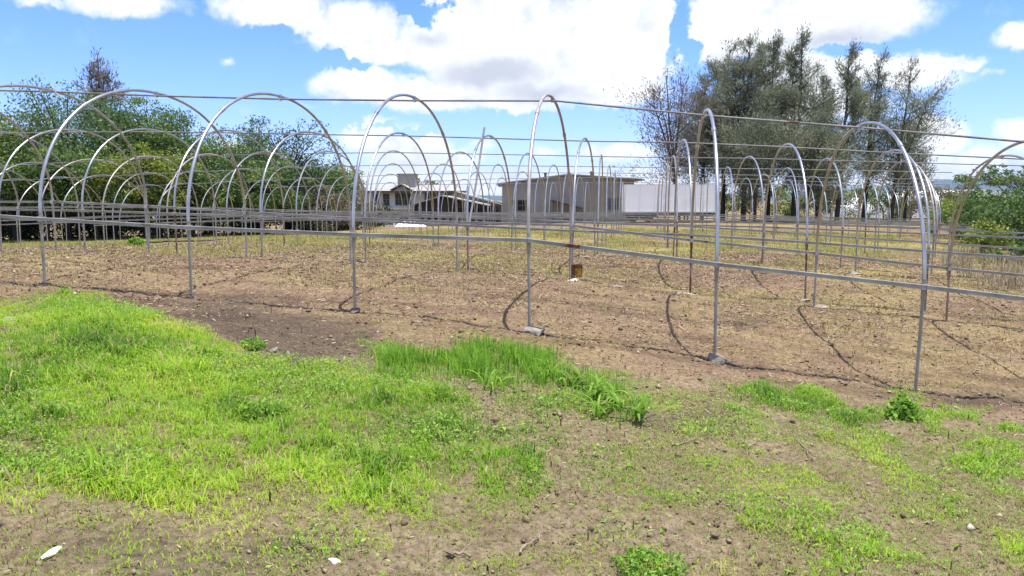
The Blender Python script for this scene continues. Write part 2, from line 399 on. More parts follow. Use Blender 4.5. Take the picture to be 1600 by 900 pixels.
def grass():
    r = np.random.default_rng(21)
    X, Y = scatter(700000, 2.6, 9.8, .86, 5)
    Z = ground_z(X, Y); g, tall, _ = masks(X, Y, Z)
    tuft = fbm(X * 9, Y * 9, 131, 2)
    keep = (r.uniform(0, 1, len(X)) < np.clip(g, 0, 1.2) * (.3 + 1.1 * sstep(.35, .65, tuft)) * .95)
    X, Y, g = X[keep], Y[keep], g[keep]
    P = np.stack([X, Y, gz(X, Y)], -1); n = len(P)
    hn = fbm(X * 1.4, Y * 1.4, 151, 3)
    h = (.020 + .042 * np.clip(g, 0, 1) + .065 * sstep(.45, .75, hn) * np.clip(g, 0, 1)) * r.uniform(.5, 1.35, n)
    tf = sstep(.60, .70, fbm(X * 4.2, Y * 4.2, 181, 3)) * np.clip(g, 0, 1); h = h * .74 * (1 + .75 * tf) * np.exp(r.normal(0, .25, n))
    w = r.uniform(.0035, .009, n) * (.7 + h * 4)
    lean = np.clip(r.normal(.95, .35, n), .1, 1.55)
    var = np.clip(.5 + (fbm(X * .9, Y * .9, 171, 4) - .5) * 1.5 + r.normal(0, .15, n) - .2 * tf, 0, .93); var = np.where(r.uniform(0, 1, n) < .10, 1, var)
    V, q, t, vv = blades(P, h, w, lean, var, 31)
    me = mesh_np('grass', V, q, t, vv)
    mt = leaf_mat('fresh_grass', [(0, (.08, .18, .02)), (.35, (.23, .41, .03)), (.75, (.37, .53, .045)), (.92, (.47, .53, .09)), (1, (.46, .38, .2))], .5, .6, 2.0, .1)
    tag(link('grass', me, mt), 'fresh lime green grass in the foreground', 'grass', kind='stuff')
    # taller darker grass by the field edge
    X, Y = scatter(260000, 4.6, 9, .45, 6); Z = ground_z(X, Y); _, tall, _ = masks(X, Y, Z)
    px, py = project(np.stack([X, Y, Z], -1))
    strip = np.exp(-((px - 1260) / 90) ** 2 - ((py - 628 - (px - 1260) * .22) / 12) ** 2)
    kk = r.uniform(0, 1, len(X)) < (.06 + .5 * sstep(.42, .62, fbm(X * 5, Y * 5, 9, 3))) * np.maximum(tall, strip * .8) * np.where(px > 860, .45, 1)
    X, Y = X[kk], Y[kk]; n = len(X); P = np.stack([X, Y, gz(X, Y)], -1)
    h = r.uniform(.05, .27, n) * (.35 + 1.0 * fbm(X * 3, Y * 3, 5, 2)) * (.55 + .45 * tall[kk]); var = np.clip(r.normal(.4, .2, n), 0, 1)
    V, q, t, vv = blades(P, h, r.uniform(.005, .010, n), np.clip(r.normal(.5, .32, n), .02, 1.4), var, 32)
    me = mesh_np('tall_grass', V, q, t, vv)
    mt2 = leaf_mat('meadow_grass', [(0, (.09, .20, .025)), (.5, (.21, .40, .04)), (1, (.34, .52, .07))], .5, .6, 2.0, .1)
    tag(link('tall_grass', me, mt2), 'taller mid green grass along the field edge', 'grass', kind='stuff')
    # broad weed leaves
    X, Y = scatter(380000, 2.6, 9.5, .86, 8); Z = ground_z(X, Y); g, _, _ = masks(X, Y, Z)
    cl = fbm(X * 1.3, Y * 1.3, 201, 3); kk = r.uniform(0, 1, len(X)) < np.clip(g, 0, 1) * sstep(.36, .58, cl) * .8 + .004
    X, Y = X[kk], Y[kk]; n = len(X)
    P = np.stack([X, Y, gz(X, Y) + r.uniform(.008, .03, n) + r.uniform(0, .07, n) * np.clip(g[kk], 0, 1)], -1)
    s = r.uniform(.006, .019, n) * (.8 + .5 * (r.uniform(0, 1, n) < .12)); a = r.uniform(0, 2 * np.pi, n); tl = r.normal(0, .6, n)
    u = np.stack([np.cos(a) * np.cos(tl), np.sin(a) * np.cos(tl), np.sin(tl)], -1) * s[:, None]
    v = np.stack([-np.sin(a), np.cos(a), r.normal(0, .35, n)], -1) * (s * .42)[:, None]
    V = np.stack([P - u, P - u * .2 + v, P + u, P - u * .2 - v], 1).reshape(-1, 3); k = np.arange(n)[:, None] * 4
    me = mesh_np('weeds', V, k + np.array([0, 1, 2, 3]), None, np.repeat(np.clip(r.normal(.5, .22, n), 0, 1), 4))
    mt3 = leaf_mat('weed_leaf', [(0, (.09, .18, .03)), (.5, (.20, .36, .04)), (1, (.34, .48, .08))], .4, .5, 2.0, .1)
    tag(link('weeds', me, mt3), 'low broad leaved weeds among the grass', 'weeds', kind='stuff')
    # thin dry and green weeds across the field behind the first posts
    X, Y = scatter(460000, 8.5, 46, .84, 9)
    dens = sstep(.44, .60, fbm(X * .45, Y * .45, 301, 5)) * (.38 + .62 * sstep(9, 26, Y)) + .05
    kk = r.uniform(0, 1, len(X)) < dens * .5
    X, Y = X[kk], Y[kk]; n = len(X); P = np.stack([X, Y, gz(X, Y)], -1)
    h = r.uniform(.03, .11, n) * (.8 + Y / 40); w = r.uniform(.006, .014, n) * (.7 + Y / 25)
    V, q, t, vv = blades(P, h, w, np.clip(r.normal(.9, .3, n), .1, 1.5), np.clip(r.normal(.5, .25, n), 0, 1), 33)
    me = mesh_np('field_weeds', V, q, t, vv)
    mt4 = leaf_mat('field_weed', [(0, (.12, .16, .03)), (.45, (.24, .25, .06)), (.8, (.36, .31, .13)), (1, (.42, .35, .2))], .4, .7, .25, .3)
    tag(link('field_weeds', me, mt4), 'thin yellowish weeds across the field under the frames', 'weeds', kind='stuff')
    # straw and chopped stalks
    X, Y = scatter(270000, 2.6, 24, .84, 10)
    Z = ground_z(X, Y); g, _, _ = masks(X, Y, Z)
    px, py = project(np.stack([X, Y, Z], -1))
    kk = (r.uniform(0, 1, len(X)) < (.30 + .7 * sstep(.4, .65, fbm(X * .8, Y * .8, 401, 3))) * (1 - .8 * np.clip(g, 0, 1)) * (.30 + .7 * sstep(7.5, 10, Y)))
    X, Y = X[kk], Y[kk]; n = len(X)
    P = np.stack([X, Y, gz(X, Y) + r.uniform(.004, .02, n)], -1)
    L = r.exponential(.012, n) + .006; L = np.minimum(L, .06) * (.6 + Y / 20); wd = r.uniform(.001, .0042, n) * (.6 + Y / 14)
    a = r.uniform(0, 2 * np.pi, n); tl = r.normal(0, .3, n)
    u = np.stack([np.cos(a) * np.cos(tl), np.sin(a) * np.cos(tl), np.sin(tl)], -1) * L[:, None]
    v = np.stack([-np.sin(a), np.cos(a), r.normal(0, .5, n)], -1) * wd[:, None]
    V = np.stack([P - u - v, P + u - v, P + u + v, P - u + v], 1).reshape(-1, 3); k = np.arange(n)[:, None] * 4
    me = mesh_np('straw_litter', V, k + np.array([0, 1, 2, 3]), None, np.repeat(r.uniform(0, 1, n), 4))
    mt5 = leaf_mat('dry_straw', [(0, (.07, .045, .03)), (.35, (.17, .115, .075)), (.75, (.28, .205, .135)), (1, (.42, .335, .235))], .1, .8, 1.0, .1)
    tag(link('straw_litter', me, mt5), 'chopped dry straw and stalks on the soil', 'straw', kind='stuff')
    # clods and pebbles
    X, Y = scatter(52000, 2.6, 19, .84, 12); Z = ground_z(X, Y); g, _, bu = masks(X, Y, Z)
    kk = r.uniform(0, 1, len(X)) < (.35 + .65 * sstep(.45, .65, fbm(X * 1.1, Y * 1.1, 501, 3)) - .2 * bu) * (1 - .85 * np.clip(g, 0, 1)) * (1 - .55 * sstep(8, 10, Y)); X, Y = X[kk], Y[kk]; n = len(X)
    s = np.minimum(r.exponential(.0055, n) + .0035, .028) * (.8 + Y / 25)
    base = np.array([(1, 0, 0), (-1, 0, 0), (0, 1, 0), (0, -1, 0), (0, 0, .8), (0, 0, -.8)], float)
    V = base[None] * r.uniform(.6, 1.3, (n, 6, 1)) * s[:, None, None] + r.normal(0, .2, (n, 6, 3)) * s[:, None, None]
    a = r.uniform(0, 6.28, n); ca, sa = np.cos(a)[:, None], np.sin(a)[:, None]
    V = np.stack([V[..., 0] * ca - V[..., 1] * sa, V[..., 0] * sa + V[..., 1] * ca, V[..., 2]], -1) + np.stack([X, Y, gz(X, Y) + s * .3], -1)[:, None]
    tr = np.array([(4, 0, 2), (4, 2, 1), (4, 1, 3), (4, 3, 0), (5, 2, 0), (5, 1, 2), (5, 3, 1), (5, 0, 3)])
    me = mesh_np('clods', V.reshape(-1, 3), None, (np.arange(n)[:, None, None] * 6 + tr).reshape(-1, 3), np.repeat(r.uniform(0, 1, n) ** 1.6, 6), smooth=True)
    mt6 = leaf_mat('clod', [(0, (.11, .077, .05)), (.5, (.19, .137, .09)), (.9, (.28, .215, .145)), (1, (.45, .38, .30))], 0, .95, 20, .15)
    tag(link('clods', me, mt6), 'soil clods and small pebbles on the field', 'clods', kind='stuff')
grass()
def micro_cover():
    r = np.random.default_rng(88)
    X, Y = scatter(700000, 2.5, 9.5, .86, 14); Z = ground_z(X, Y); g, _, bu = masks(X, Y, Z)
    px, py = project(np.stack([X, Y, Z], -1))
    fore = sstep(530, 600, py - .13 * np.maximum(px - 700, 0))
    pat = sstep(.36, .62, fbm(X * 2.1, Y * 2.1, 611, 5, .6))
    kk = r.uniform(0, 1, len(X)) < fore * (.2 + .8 * pat) * (.5 + .4 * sstep(700, 1200, px)) * (1 - .7 * bu)
    X, Y = X[kk], Y[kk]; n = len(X)
    h = r.uniform(.008, .032, n); var = np.clip(r.uniform(0, 1, n) ** 1.2 * .7 + .35 * fbm(X * 1.2, Y * 1.2, 71, 3), 0, 1)
    V, q, t, vv = blades(np.stack([X, Y, gz(X, Y)], -1), h, r.uniform(.002, .006, n), np.clip(r.normal(1.15, .3, n), .2, 1.57), var, 35)
    mt = leaf_mat('thin_cover', [(0, (.10, .075, .045)), (.35, (.25, .21, .11)), (.6, (.22, .27, .06)), (.8, (.20, .34, .04)), (1, (.32, .30, .15))], .35, .8, 1, .1)
    tag(link('thin_cover', mesh_np('thin_cover', V, q, t, vv), mt), 'short dry and green bits of thin grass on the foreground soil', 'grass', kind='stuff')
micro_cover()
def stubble():
    r = np.random.default_rng(99)
    X, Y = scatter(5200, 3.0, 15, .74, 15); Z = ground_z(X, Y); g, _, _ = masks(X, Y, Z)
    kk = (fbm(X * .7, Y * .7, 17, 3) > .5) & (g < .4) & (r.uniform(0, 1, len(X)) < .45); X, Y = X[kk], Y[kk]; n = len(X)
    V, q, t, vv = blades(np.stack([X, Y, gz(X, Y)], -1), r.uniform(.025, .085, n), r.uniform(.006, .011, n), np.abs(r.normal(0, .25, n)), r.uniform(0, 1, n), 36)
    tag(link('stubble', mesh_np('stubble', V, q, t, vv), leaf_mat('dark_stalk', [(0, (.04, .028, .02)), (1, (.16, .115, .075))], 0, .9, 1, .1)), 'dark short cut stalks standing in the soil', 'stubble', kind='stuff')
stubble()

# ------------------------------------------------------------------ tunnel frames
def arch_mesh(name, seg, n, flat=1.0):
    mb = MB(); pts = []; rad = []
    for k in range(seg + 1):
        a = math.pi * k / seg
        c, s = math.cos(a), math.sin(a)
        # nearly straight shoulders, rounder top
        y = -W / 2 * math.copysign(abs(c) ** .93, c); z = RISE * abs(s) ** .96
        pts.append((0, y, z)); rad.append(.0215)
    pts = [(0, -W / 2, -.10)] + pts + [(0, W / 2, -.10)]; rad = [.0215] + rad + [.0215]
    mb.tube(pts, rad, n)
    if seg > 30:                                       # sleeve joints and clamps
        mb.box(-.018, .018, -.026, .026, RISE - .068, RISE + .024)
        for sg in (-1, 1): mb.box(-.032, .032, sg * W / 2 - .034, sg * W / 2 + .034, -.055, .012)
        for a in (math.radians(52), math.radians(128)):
            ps = [(0, -W / 2 * math.copysign(abs(math.cos(a + d)) ** .93, math.cos(a + d)), RISE * abs(math.sin(a + d)) ** .96) for d in (-.022, 0, .022)]
            mb.tube(ps, [.027] * 3, n)
    return mb.mesh(name, True)
def post_mesh(name, n):
    mb = MB(); mb.tube([(0, 0, -1.7), (0, 0, .06)], .0185, n)
    mb.tube([(0, 0, -.13), (0, 0, .09)], .025, n)       # coupling sleeve
    return mb.mesh(name, True)
ARCH = {True: arch_mesh('arch_near', 48, 10), False: arch_mesh('arch_far', 26, 6)}
POST = {True: post_mesh('post_near', 10), False: post_mesh('post_far', 6)}
LONG = {}
def with_mat(me, key):
    k = (me.name, key)
    if k not in LONG:
        c = me.copy(); c.materials.clear(); c.materials.append(M[key]); LONG[k] = c
    return LONG[k]
ROWS = {1: (-2, 7), 2: (-5, 8), 3: (-7, 7), 4: (-9, 8), 5: (-8, 9), 6: (-6, 10), 7: (-3, 11)}
ROWLAB = {1: 'nearest galvanised tunnel frame, tallest hoops, standing at the edge of the green grass',
          2: 'tunnel frame in the second row, just behind the nearest, rusty tin at its foot',
          3: 'tunnel frame in the third row from the camera, behind the two largest frames',
          4: 'tunnel frame in the middle of the field, fourth row from the camera',
          5: 'small looking tunnel frame in the fifth row, two rows short of the far bare hoops',
          6: 'slender distant tunnel frame in the sixth row, last but one before the buildings',
          7: 'farthest tunnel frame, smallest hoops, nearest the house, warehouse and white trailer'}
RUSTY_NEAR = {(2, -1), (2, 5), (2, 2), (3, 5), (3, 4), (4, 7)}
RUSTY_FAR = {(1, 4), (1, 6), (2, 4)}
for row, (i0, i1) in ROWS.items():
    near = row <= 2
    s0 = (row - 1) * PITCHROW
    cx, cy = grid(s0 + W / 2, (i0 + i1) / 2)
    root = empty('tunnel_frame', (cx, cy, float(ground_z(np.array([cx]), np.array([cy]))[0])))
    tag(root, ROWLAB[row], 'tunnel frame', 'pipe frames of plastic tunnels without covers')
    R0 = root.location
    tops, railn, railf = [], [], []
    for i in range(i0, i1 + 1):
        x, y = grid(s0 + W / 2, i); rz = ridge_z(row, i) - RISE
        worn = (row, i) in {(1, 3), (3, 7), (4, 8)} or (row > 2 and rng.uniform() < .05)
        h = link('hoop', with_mat(ARCH[near], 'pipe_worn' if worn else 'pipe'), None, root, Vector((x, y, rz)) - R0)
        yaw = -PH + (rng.normal(0, .028 if row > 1 else .007) if (row, i) != (1, 3) else 0); tilt = rng.normal(0, .015)
        h.rotation_euler = (0, tilt, yaw)
        if worn: h['label'] = 'brownish rust stained hoop'
        for sgn, st in ((-1, RUSTY_NEAR), (1, RUSTY_FAR)):
            rust = (row, i) in st or (row > 1 and rng.uniform() < .08)
            p = link('post', with_mat(POST[near], 'post_rust' if rust else 'post'), None, h, (0, sgn * W / 2, -.03))
            p.rotation_euler = (rng.normal(0, .012), -tilt + rng.normal(0, .014), 0)
            if rust: p['label'] = 'dark rusty post'
        tops.append(Vector((x, y, rz + RISE - .045)) - R0)
    ex = .6
    def line(s, zoff, a, b):
        ks = sorted(set([a - ex] + list(range(a, b + 1)) + [b + ex])); out = []
        for k in ks:
            x, y = grid(s, k); out.append(Vector((x, y, ridge_z(row, k) + zoff)) - R0)
        return out
    rb = i1 + (2 if row in (2, 3) else 0)
    mb = MB(); mb.tube(line(s0 + W / 2, -.047, i0, max(i1, 8 if row < 4 else i1)), .0145 if near else .014, 8); link('ridge_pipe', mb.mesh('ridge_pipe', True), M['ridge'], root)
    for sgn in (-1, 1):
        mb = MB(); pl = line(s0 + (0 if sgn < 0 else W) + sgn * .055, -RISE - .02, i0, rb)
        for a, b in zip(pl, pl[1:]):                     # channel section: web with two flanges
            e = (b - a).normalized() * .004
            mb.beam(a - e, b + e, .046, .018)
            o = Vector((0, 0, .0155)); mb.beam(a + o - e, b + o + e, .060, .012); mb.beam(a - o - e, b - o + e, .060, .012)
        link('side_rail', mb.mesh('side_rail'), M['rail'], root)

# the loose straight pole tied to the second row
g0 = at(729, 375, 15.4); g1 = at(757, 199, 16.0)
mb = MB(); mb.tube([g0, g0.lerp(g1, .5) + Vector((.01, 0, 0)), g1], .021, 8)
tag(link('leaning_pole', mb.mesh('leaning_pole', True), M['pipe_worn']), 'straight brownish pole slanting up past the second row ridge pipe', 'pole')
g0 = at(93, 153, 12.9); g1 = at(78, 131, 13.0)
mb = MB(); mb.tube([g0, g1], .008, 6)
tag(link('metal_rod', mb.mesh('metal_rod', True), M['post_rust']), 'short thin rod sticking up from the nearest ridge pipe at the upper left', 'rod')

# ------------------------------------------------------------------ stones, tin, hose, sticks
def rock_mesh(name, sx, sy, sz, seed, sub=3):
    import bmesh
    bm = bmesh.new(); bmesh.ops.create_icosphere(bm, subdivisions=sub, radius=1)
    r = np.random.default_rng(seed); k = r.normal(0, 1, (11, 3)); k /= np.linalg.norm(k, axis=1)[:, None]; d = r.uniform(.42, .80, 11)
    for v in bm.verts:
        p = np.array(v.co)
        for kk, dd in zip(k, d):
            q = p @ kk
            if q > dd: p = p - kk * (q - dd) * .96
        n = fbm(np.array([p[0] * 3 + seed]), np.array([p[1] * 3 + p[2] * 2.1]), seed, 3)[0]
        p = p * (1 + (n - .5) * .35)
        v.co = (p[0] * sx * 1.35, p[1] * sy * 1.35, p[2] * sz * 1.35)
    me = bpy.data.meshes.new(name); bm.to_mesh(me); bm.free()
    me.polygons.foreach_set('use_smooth', np.ones(len(me.polygons), bool)); me.set_sharp_from_angle(angle=math.radians(35))
    return me
M['stone'] = simple('grey_stone', (.30, .27, .23), .95, 0, .5, 14, bump=.8, bscale=45)
M['stone_dark'] = simple('dark_stone', (.16, .13, .105), .95, 0, .55, 14, bump=.9, bscale=45)
M['stone_pale'] = simple('pale_stone', (.33, .285, .23), .9, 0, .5, 10, bump=.5, bscale=40)
M['stone_white'] = simple('white_stone', (.68, .63, .56), .9, 0, .3, 12, bump=.4, bscale=40)
def foot(row, s, i):
    x, y = grid((row - 1) * PITCHROW + s, i); return Vector((x, y, float(gz(np.array([x]), np.array([y]))[0])))
def stone(label, loc, s, seed, mat='stone', group=None):
    o = link('stone', rock_mesh('stone', *s, seed), M[mat], None, loc); o.rotation_euler = (0, 0, seed * 1.3)
    tag(o, label, 'stone', group); return o
FG = 'stones at the feet of the posts'
stone('big grey footing stone under the nearest frame post in front of the rusty tin', foot(1, 0, 3) + Vector((.05, -.04, .0)), (.17, .13, .09), 3, 'stone', FG)
stone('blocky footing stone at the near post standing before the white trailer', foot(1, 0, 4) + Vector((0, -.03, .0)), (.10, .09, .075), 25, 'stone', FG)
stone('small dark stone at the near post just above the burnt soil', foot(1, 0, 1) + Vector((-.05, -.04, .0)), (.09, .08, .06), 8, 'stone_dark', FG)
stone('dark lump at the foot of the near post beside the right end of burnt soil', foot(1, 0, 2) + Vector((0, -.04, .0)), (.08, .07, .06), 9, 'stone_dark', FG)
stone('low dark lump at the foot of the leftmost whole post of the nearest frame', foot(1, 0, 0) + Vector((.06, -.05, .0)), (.11, .07, .04), 10, 'stone_dark', FG)
stone('flat pale stone at the red rusty post under the right part of the rail', foot(2, 0, 5) + Vector((0, -.05, .0)), (.15, .10, .035), 11, 'stone_pale', FG)
stone('flat pale stone at the slanting far post, right of the red rusty post', foot(1, W, 5) + Vector((.05, -.03, .0)), (.13, .09, .035), 12, 'stone_pale', FG)
stone('long flat dark stone under a post of the third row on the right', foot(2, W, 6) + Vector((0, -.06, .0)), (.26, .14, .05), 13, 'stone', FG)
stone('pale flat stones at the paired posts behind the trailer side post', foot(1, W, 4) + Vector((-.12, -.08, .0)), (.22, .10, .035), 14, 'stone_pale', FG)
stone('flat white stone lying in front of the rusty tin', gpt(893, 441), (.17, .10, .05), 15, 'stone_white')
stone('small white stone on bare soil right of the rusty tin', gpt(914, 403) , (.09, .06, .04), 16, 'stone_pale')
stone('pale stone lying alone in the brown soil below the rail, right of the tin', gpt(966, 447), (.10, .06, .04), 17, 'stone_pale')
stone('flat white stone on bare soil in the bottom left corner', gpt(76, 879), (.055, .022, .012), 18, 'stone_white')
stone('tiny white pebble on bare soil at the bottom, left of the centre', gpt(522, 884), (.026, .014, .012), 19, 'stone_white')
stone('grey pebble by the burnt soil edge, left one of the close pair', gpt(428, 549), (.045, .035, .03), 20, 'stone')
stone('grey pebble by the burnt soil edge, right one of the close pair', gpt(449, 553), (.05, .035, .03), 21, 'stone')
stone('lone pale pebble at the right end of the burnt soil', gpt(508, 567), (.04, .03, .02), 22, 'stone_pale')
stone('half buried pale stone at the left edge of the lime grass', gpt(12, 500), (.10, .06, .035), 24, 'stone_pale')

tin = empty('paint_tin', gpt(901, 434) + Vector((0, 0, -.005)))
tag(tin, 'rusty brown tin with a yellow patch beside the second row post', 'tin')
mt, t, b = new_mat('rusted_tin'); tc = t.n('ShaderNodeTexCoord').outputs['Object']
t.set(b.inputs['Base Color'], t.ramp(t.noise(14, 6, .7, tc).outputs[0], [(.3, (.05, .025, .015)), (.55, (.16, .08, .035)), (.75, (.30, .17, .07))])); b.inputs['Roughness'].default_value = .8
mb = MB(); mb.lathe([(0, 0), (.105, 0), (.108, .004), (.105, .02), (.105, .24), (.110, .246), (.110, .256), (.100, .256), (.098, .25), (.098, .015), (0, .012)], 24)
link('body', mb.mesh('body', True), mt, tin)
mb = MB(); n = 10
v = [(.1075 * math.cos(a), .1075 * math.sin(a), z) for z in (.05, .19) for a in np.linspace(-2.0, -.75, n)]
mb.add(v, [(k, k + 1, n + k + 1, n + k) for k in range(n - 1)])
link('paper_label', mb.mesh('paper_label', True), simple('worn_yellow', (.42, .25, .03), .8, 0, .5, 22, c2=(.13, .06, .02)), tin)
mb = MB(); mb.tube([(-.108, 0, .22), (-.125, -.02, .12), (-.09, -.09, .05), (0, -.125, .03), (.09, -.09, .05), (.125, -.02, .12), (.108, 0, .22)], .003, 6)
link('handle', mb.mesh('handle', True), M['post_rust'], tin)

M['hose'] = simple('black_hose', (.035, .032, .03), .6, 0, .3, 5)
pts = [gpt(*p) for p in ((100, 387), (150, 386), (200, 382), (260, 379), (330, 377), (400, 372), (440, 367), (476, 367))]
pts = [p + Vector((0, 0, .025)) for p in pts]; fine = []
for a, b_ in zip(pts, pts[1:]):
    for k in range(6): fine.append(a.lerp(b_, k / 6) + Vector((0, .06 * math.sin(k * 1.1 + a.x), .01 * math.sin(k * 2 + a.x * 3))))
mb = MB(); mb.tube(fine, .03, 6)
tag(link('irrigation_hose', mb.mesh('irrigation_hose', True), M['hose']), 'black hose lying along the ground before the left thicket', 'hose')
M['twig'] = simple('dry_stick', (.30, .23, .17), .9, 0, .5, 20)
def stick(label, a, b_, r, seed):
    q = np.random.default_rng(seed); p0, p1 = gpt(*a), gpt(*b_); pl = []
    for k in range(7):
        p = p0.lerp(p1, k / 6); p.z = float(gz(np.array([p.x]), np.array([p.y]))[0]) + .012
        pl.append(p + Vector((*q.normal(0, .008, 2), q.uniform(0, .01))))
    mb = MB(); mb.tube(pl, list(np.linspace(r, r * .5, 7)), 6)
    mb.tube([pl[3], pl[3] + (pl[4] - pl[2]) * .4 + Vector((.03, .04, .03))], [r * .6, r * .3], 5)
    tag(link('stick', mb.mesh('stick', True), M['twig']), label, 'stick', 'dry sticks on the soil')
stick('bent dry stick on bare soil near the bottom, right of the centre', (812, 862), (845, 838), .007, 1)
stick('dry stick near the dark soil right of the maize plants', (1050, 700), (1085, 690), .006, 2)
stick('thin grey stick lying in the sparse weeds under the leafy weed clump', (1215, 780), (1260, 800), .005, 3)
stick('short stick on the bare soil in front of the lime grass', (700, 868), (735, 872), .010, 4)
stick('pale straw coloured stick right of the sparse weeds at the lower right', (1240, 690), (1278, 725), .005, 5)
stick('fallen stick at the near edge of the green strip', (1110, 622), (1165, 628), .006, 6)

# ------------------------------------------------------------------ low plants one can count
M['maize'] = leaf_mat('maize_leaf', [(0, (.07, .17, .02)), (.5, (.16, .31, .035)), (1, (.30, .44, .07))], .45, .65, 3, .1)
def maize(label, loc, h, seed, nl=11):
    r = np.random.default_rng(seed); V = []; Q = []; var = []
    for k in range(nl):
        a = r.uniform(0, 6.28); L = h * r.uniform(.7, 1.25); w = h * r.uniform(.05, .085); el = r.uniform(.9, 1.4); base = np.array([*r.normal(0, .06, 2), 0.0]) * h * 2
        p = base.copy(); d = np.array([math.cos(a), math.sin(a)]); side = np.array([-d[1], d[0], 0]); n0 = len(V); vv = r.uniform(.2, .9)
        for j in range(9):
            u = j / 8; ww = w * (math.sin(math.pi * min(1, .18 + .82 * u)) ** .8 if u < 1 else .02)
            fold = np.array([0, 0, .25 * ww])
            V += [p - side * ww / 2 + fold, p - [0, 0, 0], p + side * ww / 2 + fold]; var += [vv] * 3
            e = el - 2.0 * u ** 1.5 * r.uniform(.8, 1.2)
            p = p + np.array([d[0] * math.cos(e), d[1] * math.cos(e), math.sin(e)]) * L / 8
        for j in range(8):
            for c in (0, 1): Q.append([n0 + j * 3 + c, n0 + j * 3 + c + 1, n0 + j * 3 + 4 + c, n0 + j * 3 + 3 + c])
    o = link('maize_plant', mesh_np('maize_plant', V, Q, None, var, True), M['maize'], None, loc)
    tag(o, label, 'plant', 'young maize plants at the field edge')
for (x, y), h, lab, sd in (((765, 612), .36, 'young maize plant standing alone at the front of the tall grass', 41),
                           ((862, 592), .36, 'young maize plant at the right end of the tall grass', 42),
                           ((900, 606), .40, 'narrow upright maize plant between the tall grass and the maize clump', 43),
                           ((925, 630), .42, 'bushiest maize plant at the left of the clump', 44),
                           ((955, 628), .40, 'maize plant at the back of the clump', 47),
                           ((940, 655), .34, 'lowest maize plant at the front of the clump', 45),
                           ((966, 646), .36, 'maize plant between the front one and the drooping one in the clump', 48),
                           ((993, 658), .46, 'maize plant with drooping dry leaves at the right end of the clump', 46)):
    maize(lab, gpt(x, y), h * .74, sd, 15)
M['weedclump'] = leaf_mat('clump_leaf', [(0, (.09, .18, .025)), (.5, (.19, .35, .045)), (1, (.32, .47, .08))], .45, .5, 4, .1)
def leafquads(P, s, r, aspect=.5, nz_up=.3, dirs=None):
    n = len(P)
    u = r.normal(0, 1, (n, 3)) if dirs is None else dirs + r.normal(0, .35, (n, 3))
    u /= np.linalg.norm(u, axis=1)[:, None]
    w = r.normal(0, 1, (n, 3)); w[:, 2] *= nz_up
    w -= u * (u * w).sum(1)[:, None]; w /= np.linalg.norm(w, axis=1)[:, None] + 1e-6
    u = u * s[:, None] / 2; w = w * (s * aspect)[:, None] / 2
    V = np.stack([P - u, P - u * .1 + w, P + u, P - u * .1 - w], 1).reshape(-1, 3)
    return V, np.arange(n)[:, None] * 4 + np.array([0, 1, 2, 3])
def clump(name, label, cat, loc, rx, h, n, s, mat, seed, group=None):
    r = np.random.default_rng(seed)
    d = r.normal(0, 1, (n, 3)); d /= np.linalg.norm(d, axis=1)[:, None]; d[:, 2] = np.abs(d[:, 2])
    rad = r.uniform(.35, 1, n) ** .6 * (.75 + .4 * vnoise(d[:, 0] * 2.5 + seed, d[:, 1] * 2.5 + d[:, 2] * 2, seed))
    P = d * rad[:, None] * np.array([rx, rx, h])
    V, Q = leafquads(P, s * r.uniform(.6, 1.4, n), r, .5, .4)
    o = link(name, mesh_np(name, V, Q, None, np.repeat(np.clip(r.normal(.5, .2, n), 0, 1), 4)), M[mat], None, loc)
    tag(o, label, cat, group); return o
clump('weed_clump', 'leafy round weed clump at the field edge on the right', 'plant', gpt(1411, 655), .16, .22, 600, .06, 'weedclump', 61)
clump('weed_clump', 'small bright weed tuft on the burnt soil edge, left of the centre', 'plant', gpt(396, 546), .12, .11, 260, .04, 'weedclump', 62)
clump('weed_clump', 'yellow green little bush in the field before the left thicket', 'plant', gpt(213, 384), .27, .27, 220, .13, 'weedclump', 63)
clump('weed_clump', 'darker leafy rosette in the middle of the lime grass', 'plant', gpt(405, 652), .13, .12, 260, .045, 'weedclump', 64)
clump('weed_clump', 'lush tuft at the bottom edge, right of the centre', 'plant', gpt(1015, 892), .17, .055, 620, .026, 'weedclump', 65)

# ------------------------------------------------------------------ trees
M['bark'] = simple('grey_bark', (.17, .14, .115), .95, 0, .5, 6, bump=.8, bscale=12)
M['bark_dark'] = simple('dark_bark', (.075, .062, .052), .95, 0, .5, 6, bump=.8, bscale=12)
M['casuarina'] = leaf_mat('casuarina_needles', [(0, (.085, .108, .072)), (.5, (.20, .225, .155)), (1, (.35, .36, .26))], .4, .7, .35, .35)
M['casuarina_brown'] = leaf_mat('browning_needles', [(0, (.085, .072, .065)), (.5, (.175, .15, .135)), (1, (.28, .25, .22))], .25, .7, .35, .3)
M['leaf_mid'] = leaf_mat('mid_leaf', [(0, (.03, .068, .02)), (.5, (.10, .172, .048)), (1, (.23, .31, .09))], .35, .5, .5, .35)
M['leaf_yellow'] = leaf_mat('yellowish_leaf', [(0, (.07, .11, .018)), (.5, (.18, .24, .04)), (1, (.32, .34, .08))], .35, .5, .5, .35)
M['leaf_pale'] = leaf_mat('pale_leaf', [(0, (.055, .10, .05)), (.5, (.12, .20, .09)), (1, (.22, .31, .15))], .35, .5, .5, .3)
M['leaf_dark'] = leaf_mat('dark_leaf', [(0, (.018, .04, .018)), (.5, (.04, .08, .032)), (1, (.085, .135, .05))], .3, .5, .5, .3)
M['leaf_dull'] = leaf_mat('dull_leaf', [(0, (.08, .075, .045)), (.5, (.16, .15, .09)), (1, (.26, .24, .15))], .3, .6, .5, .3)
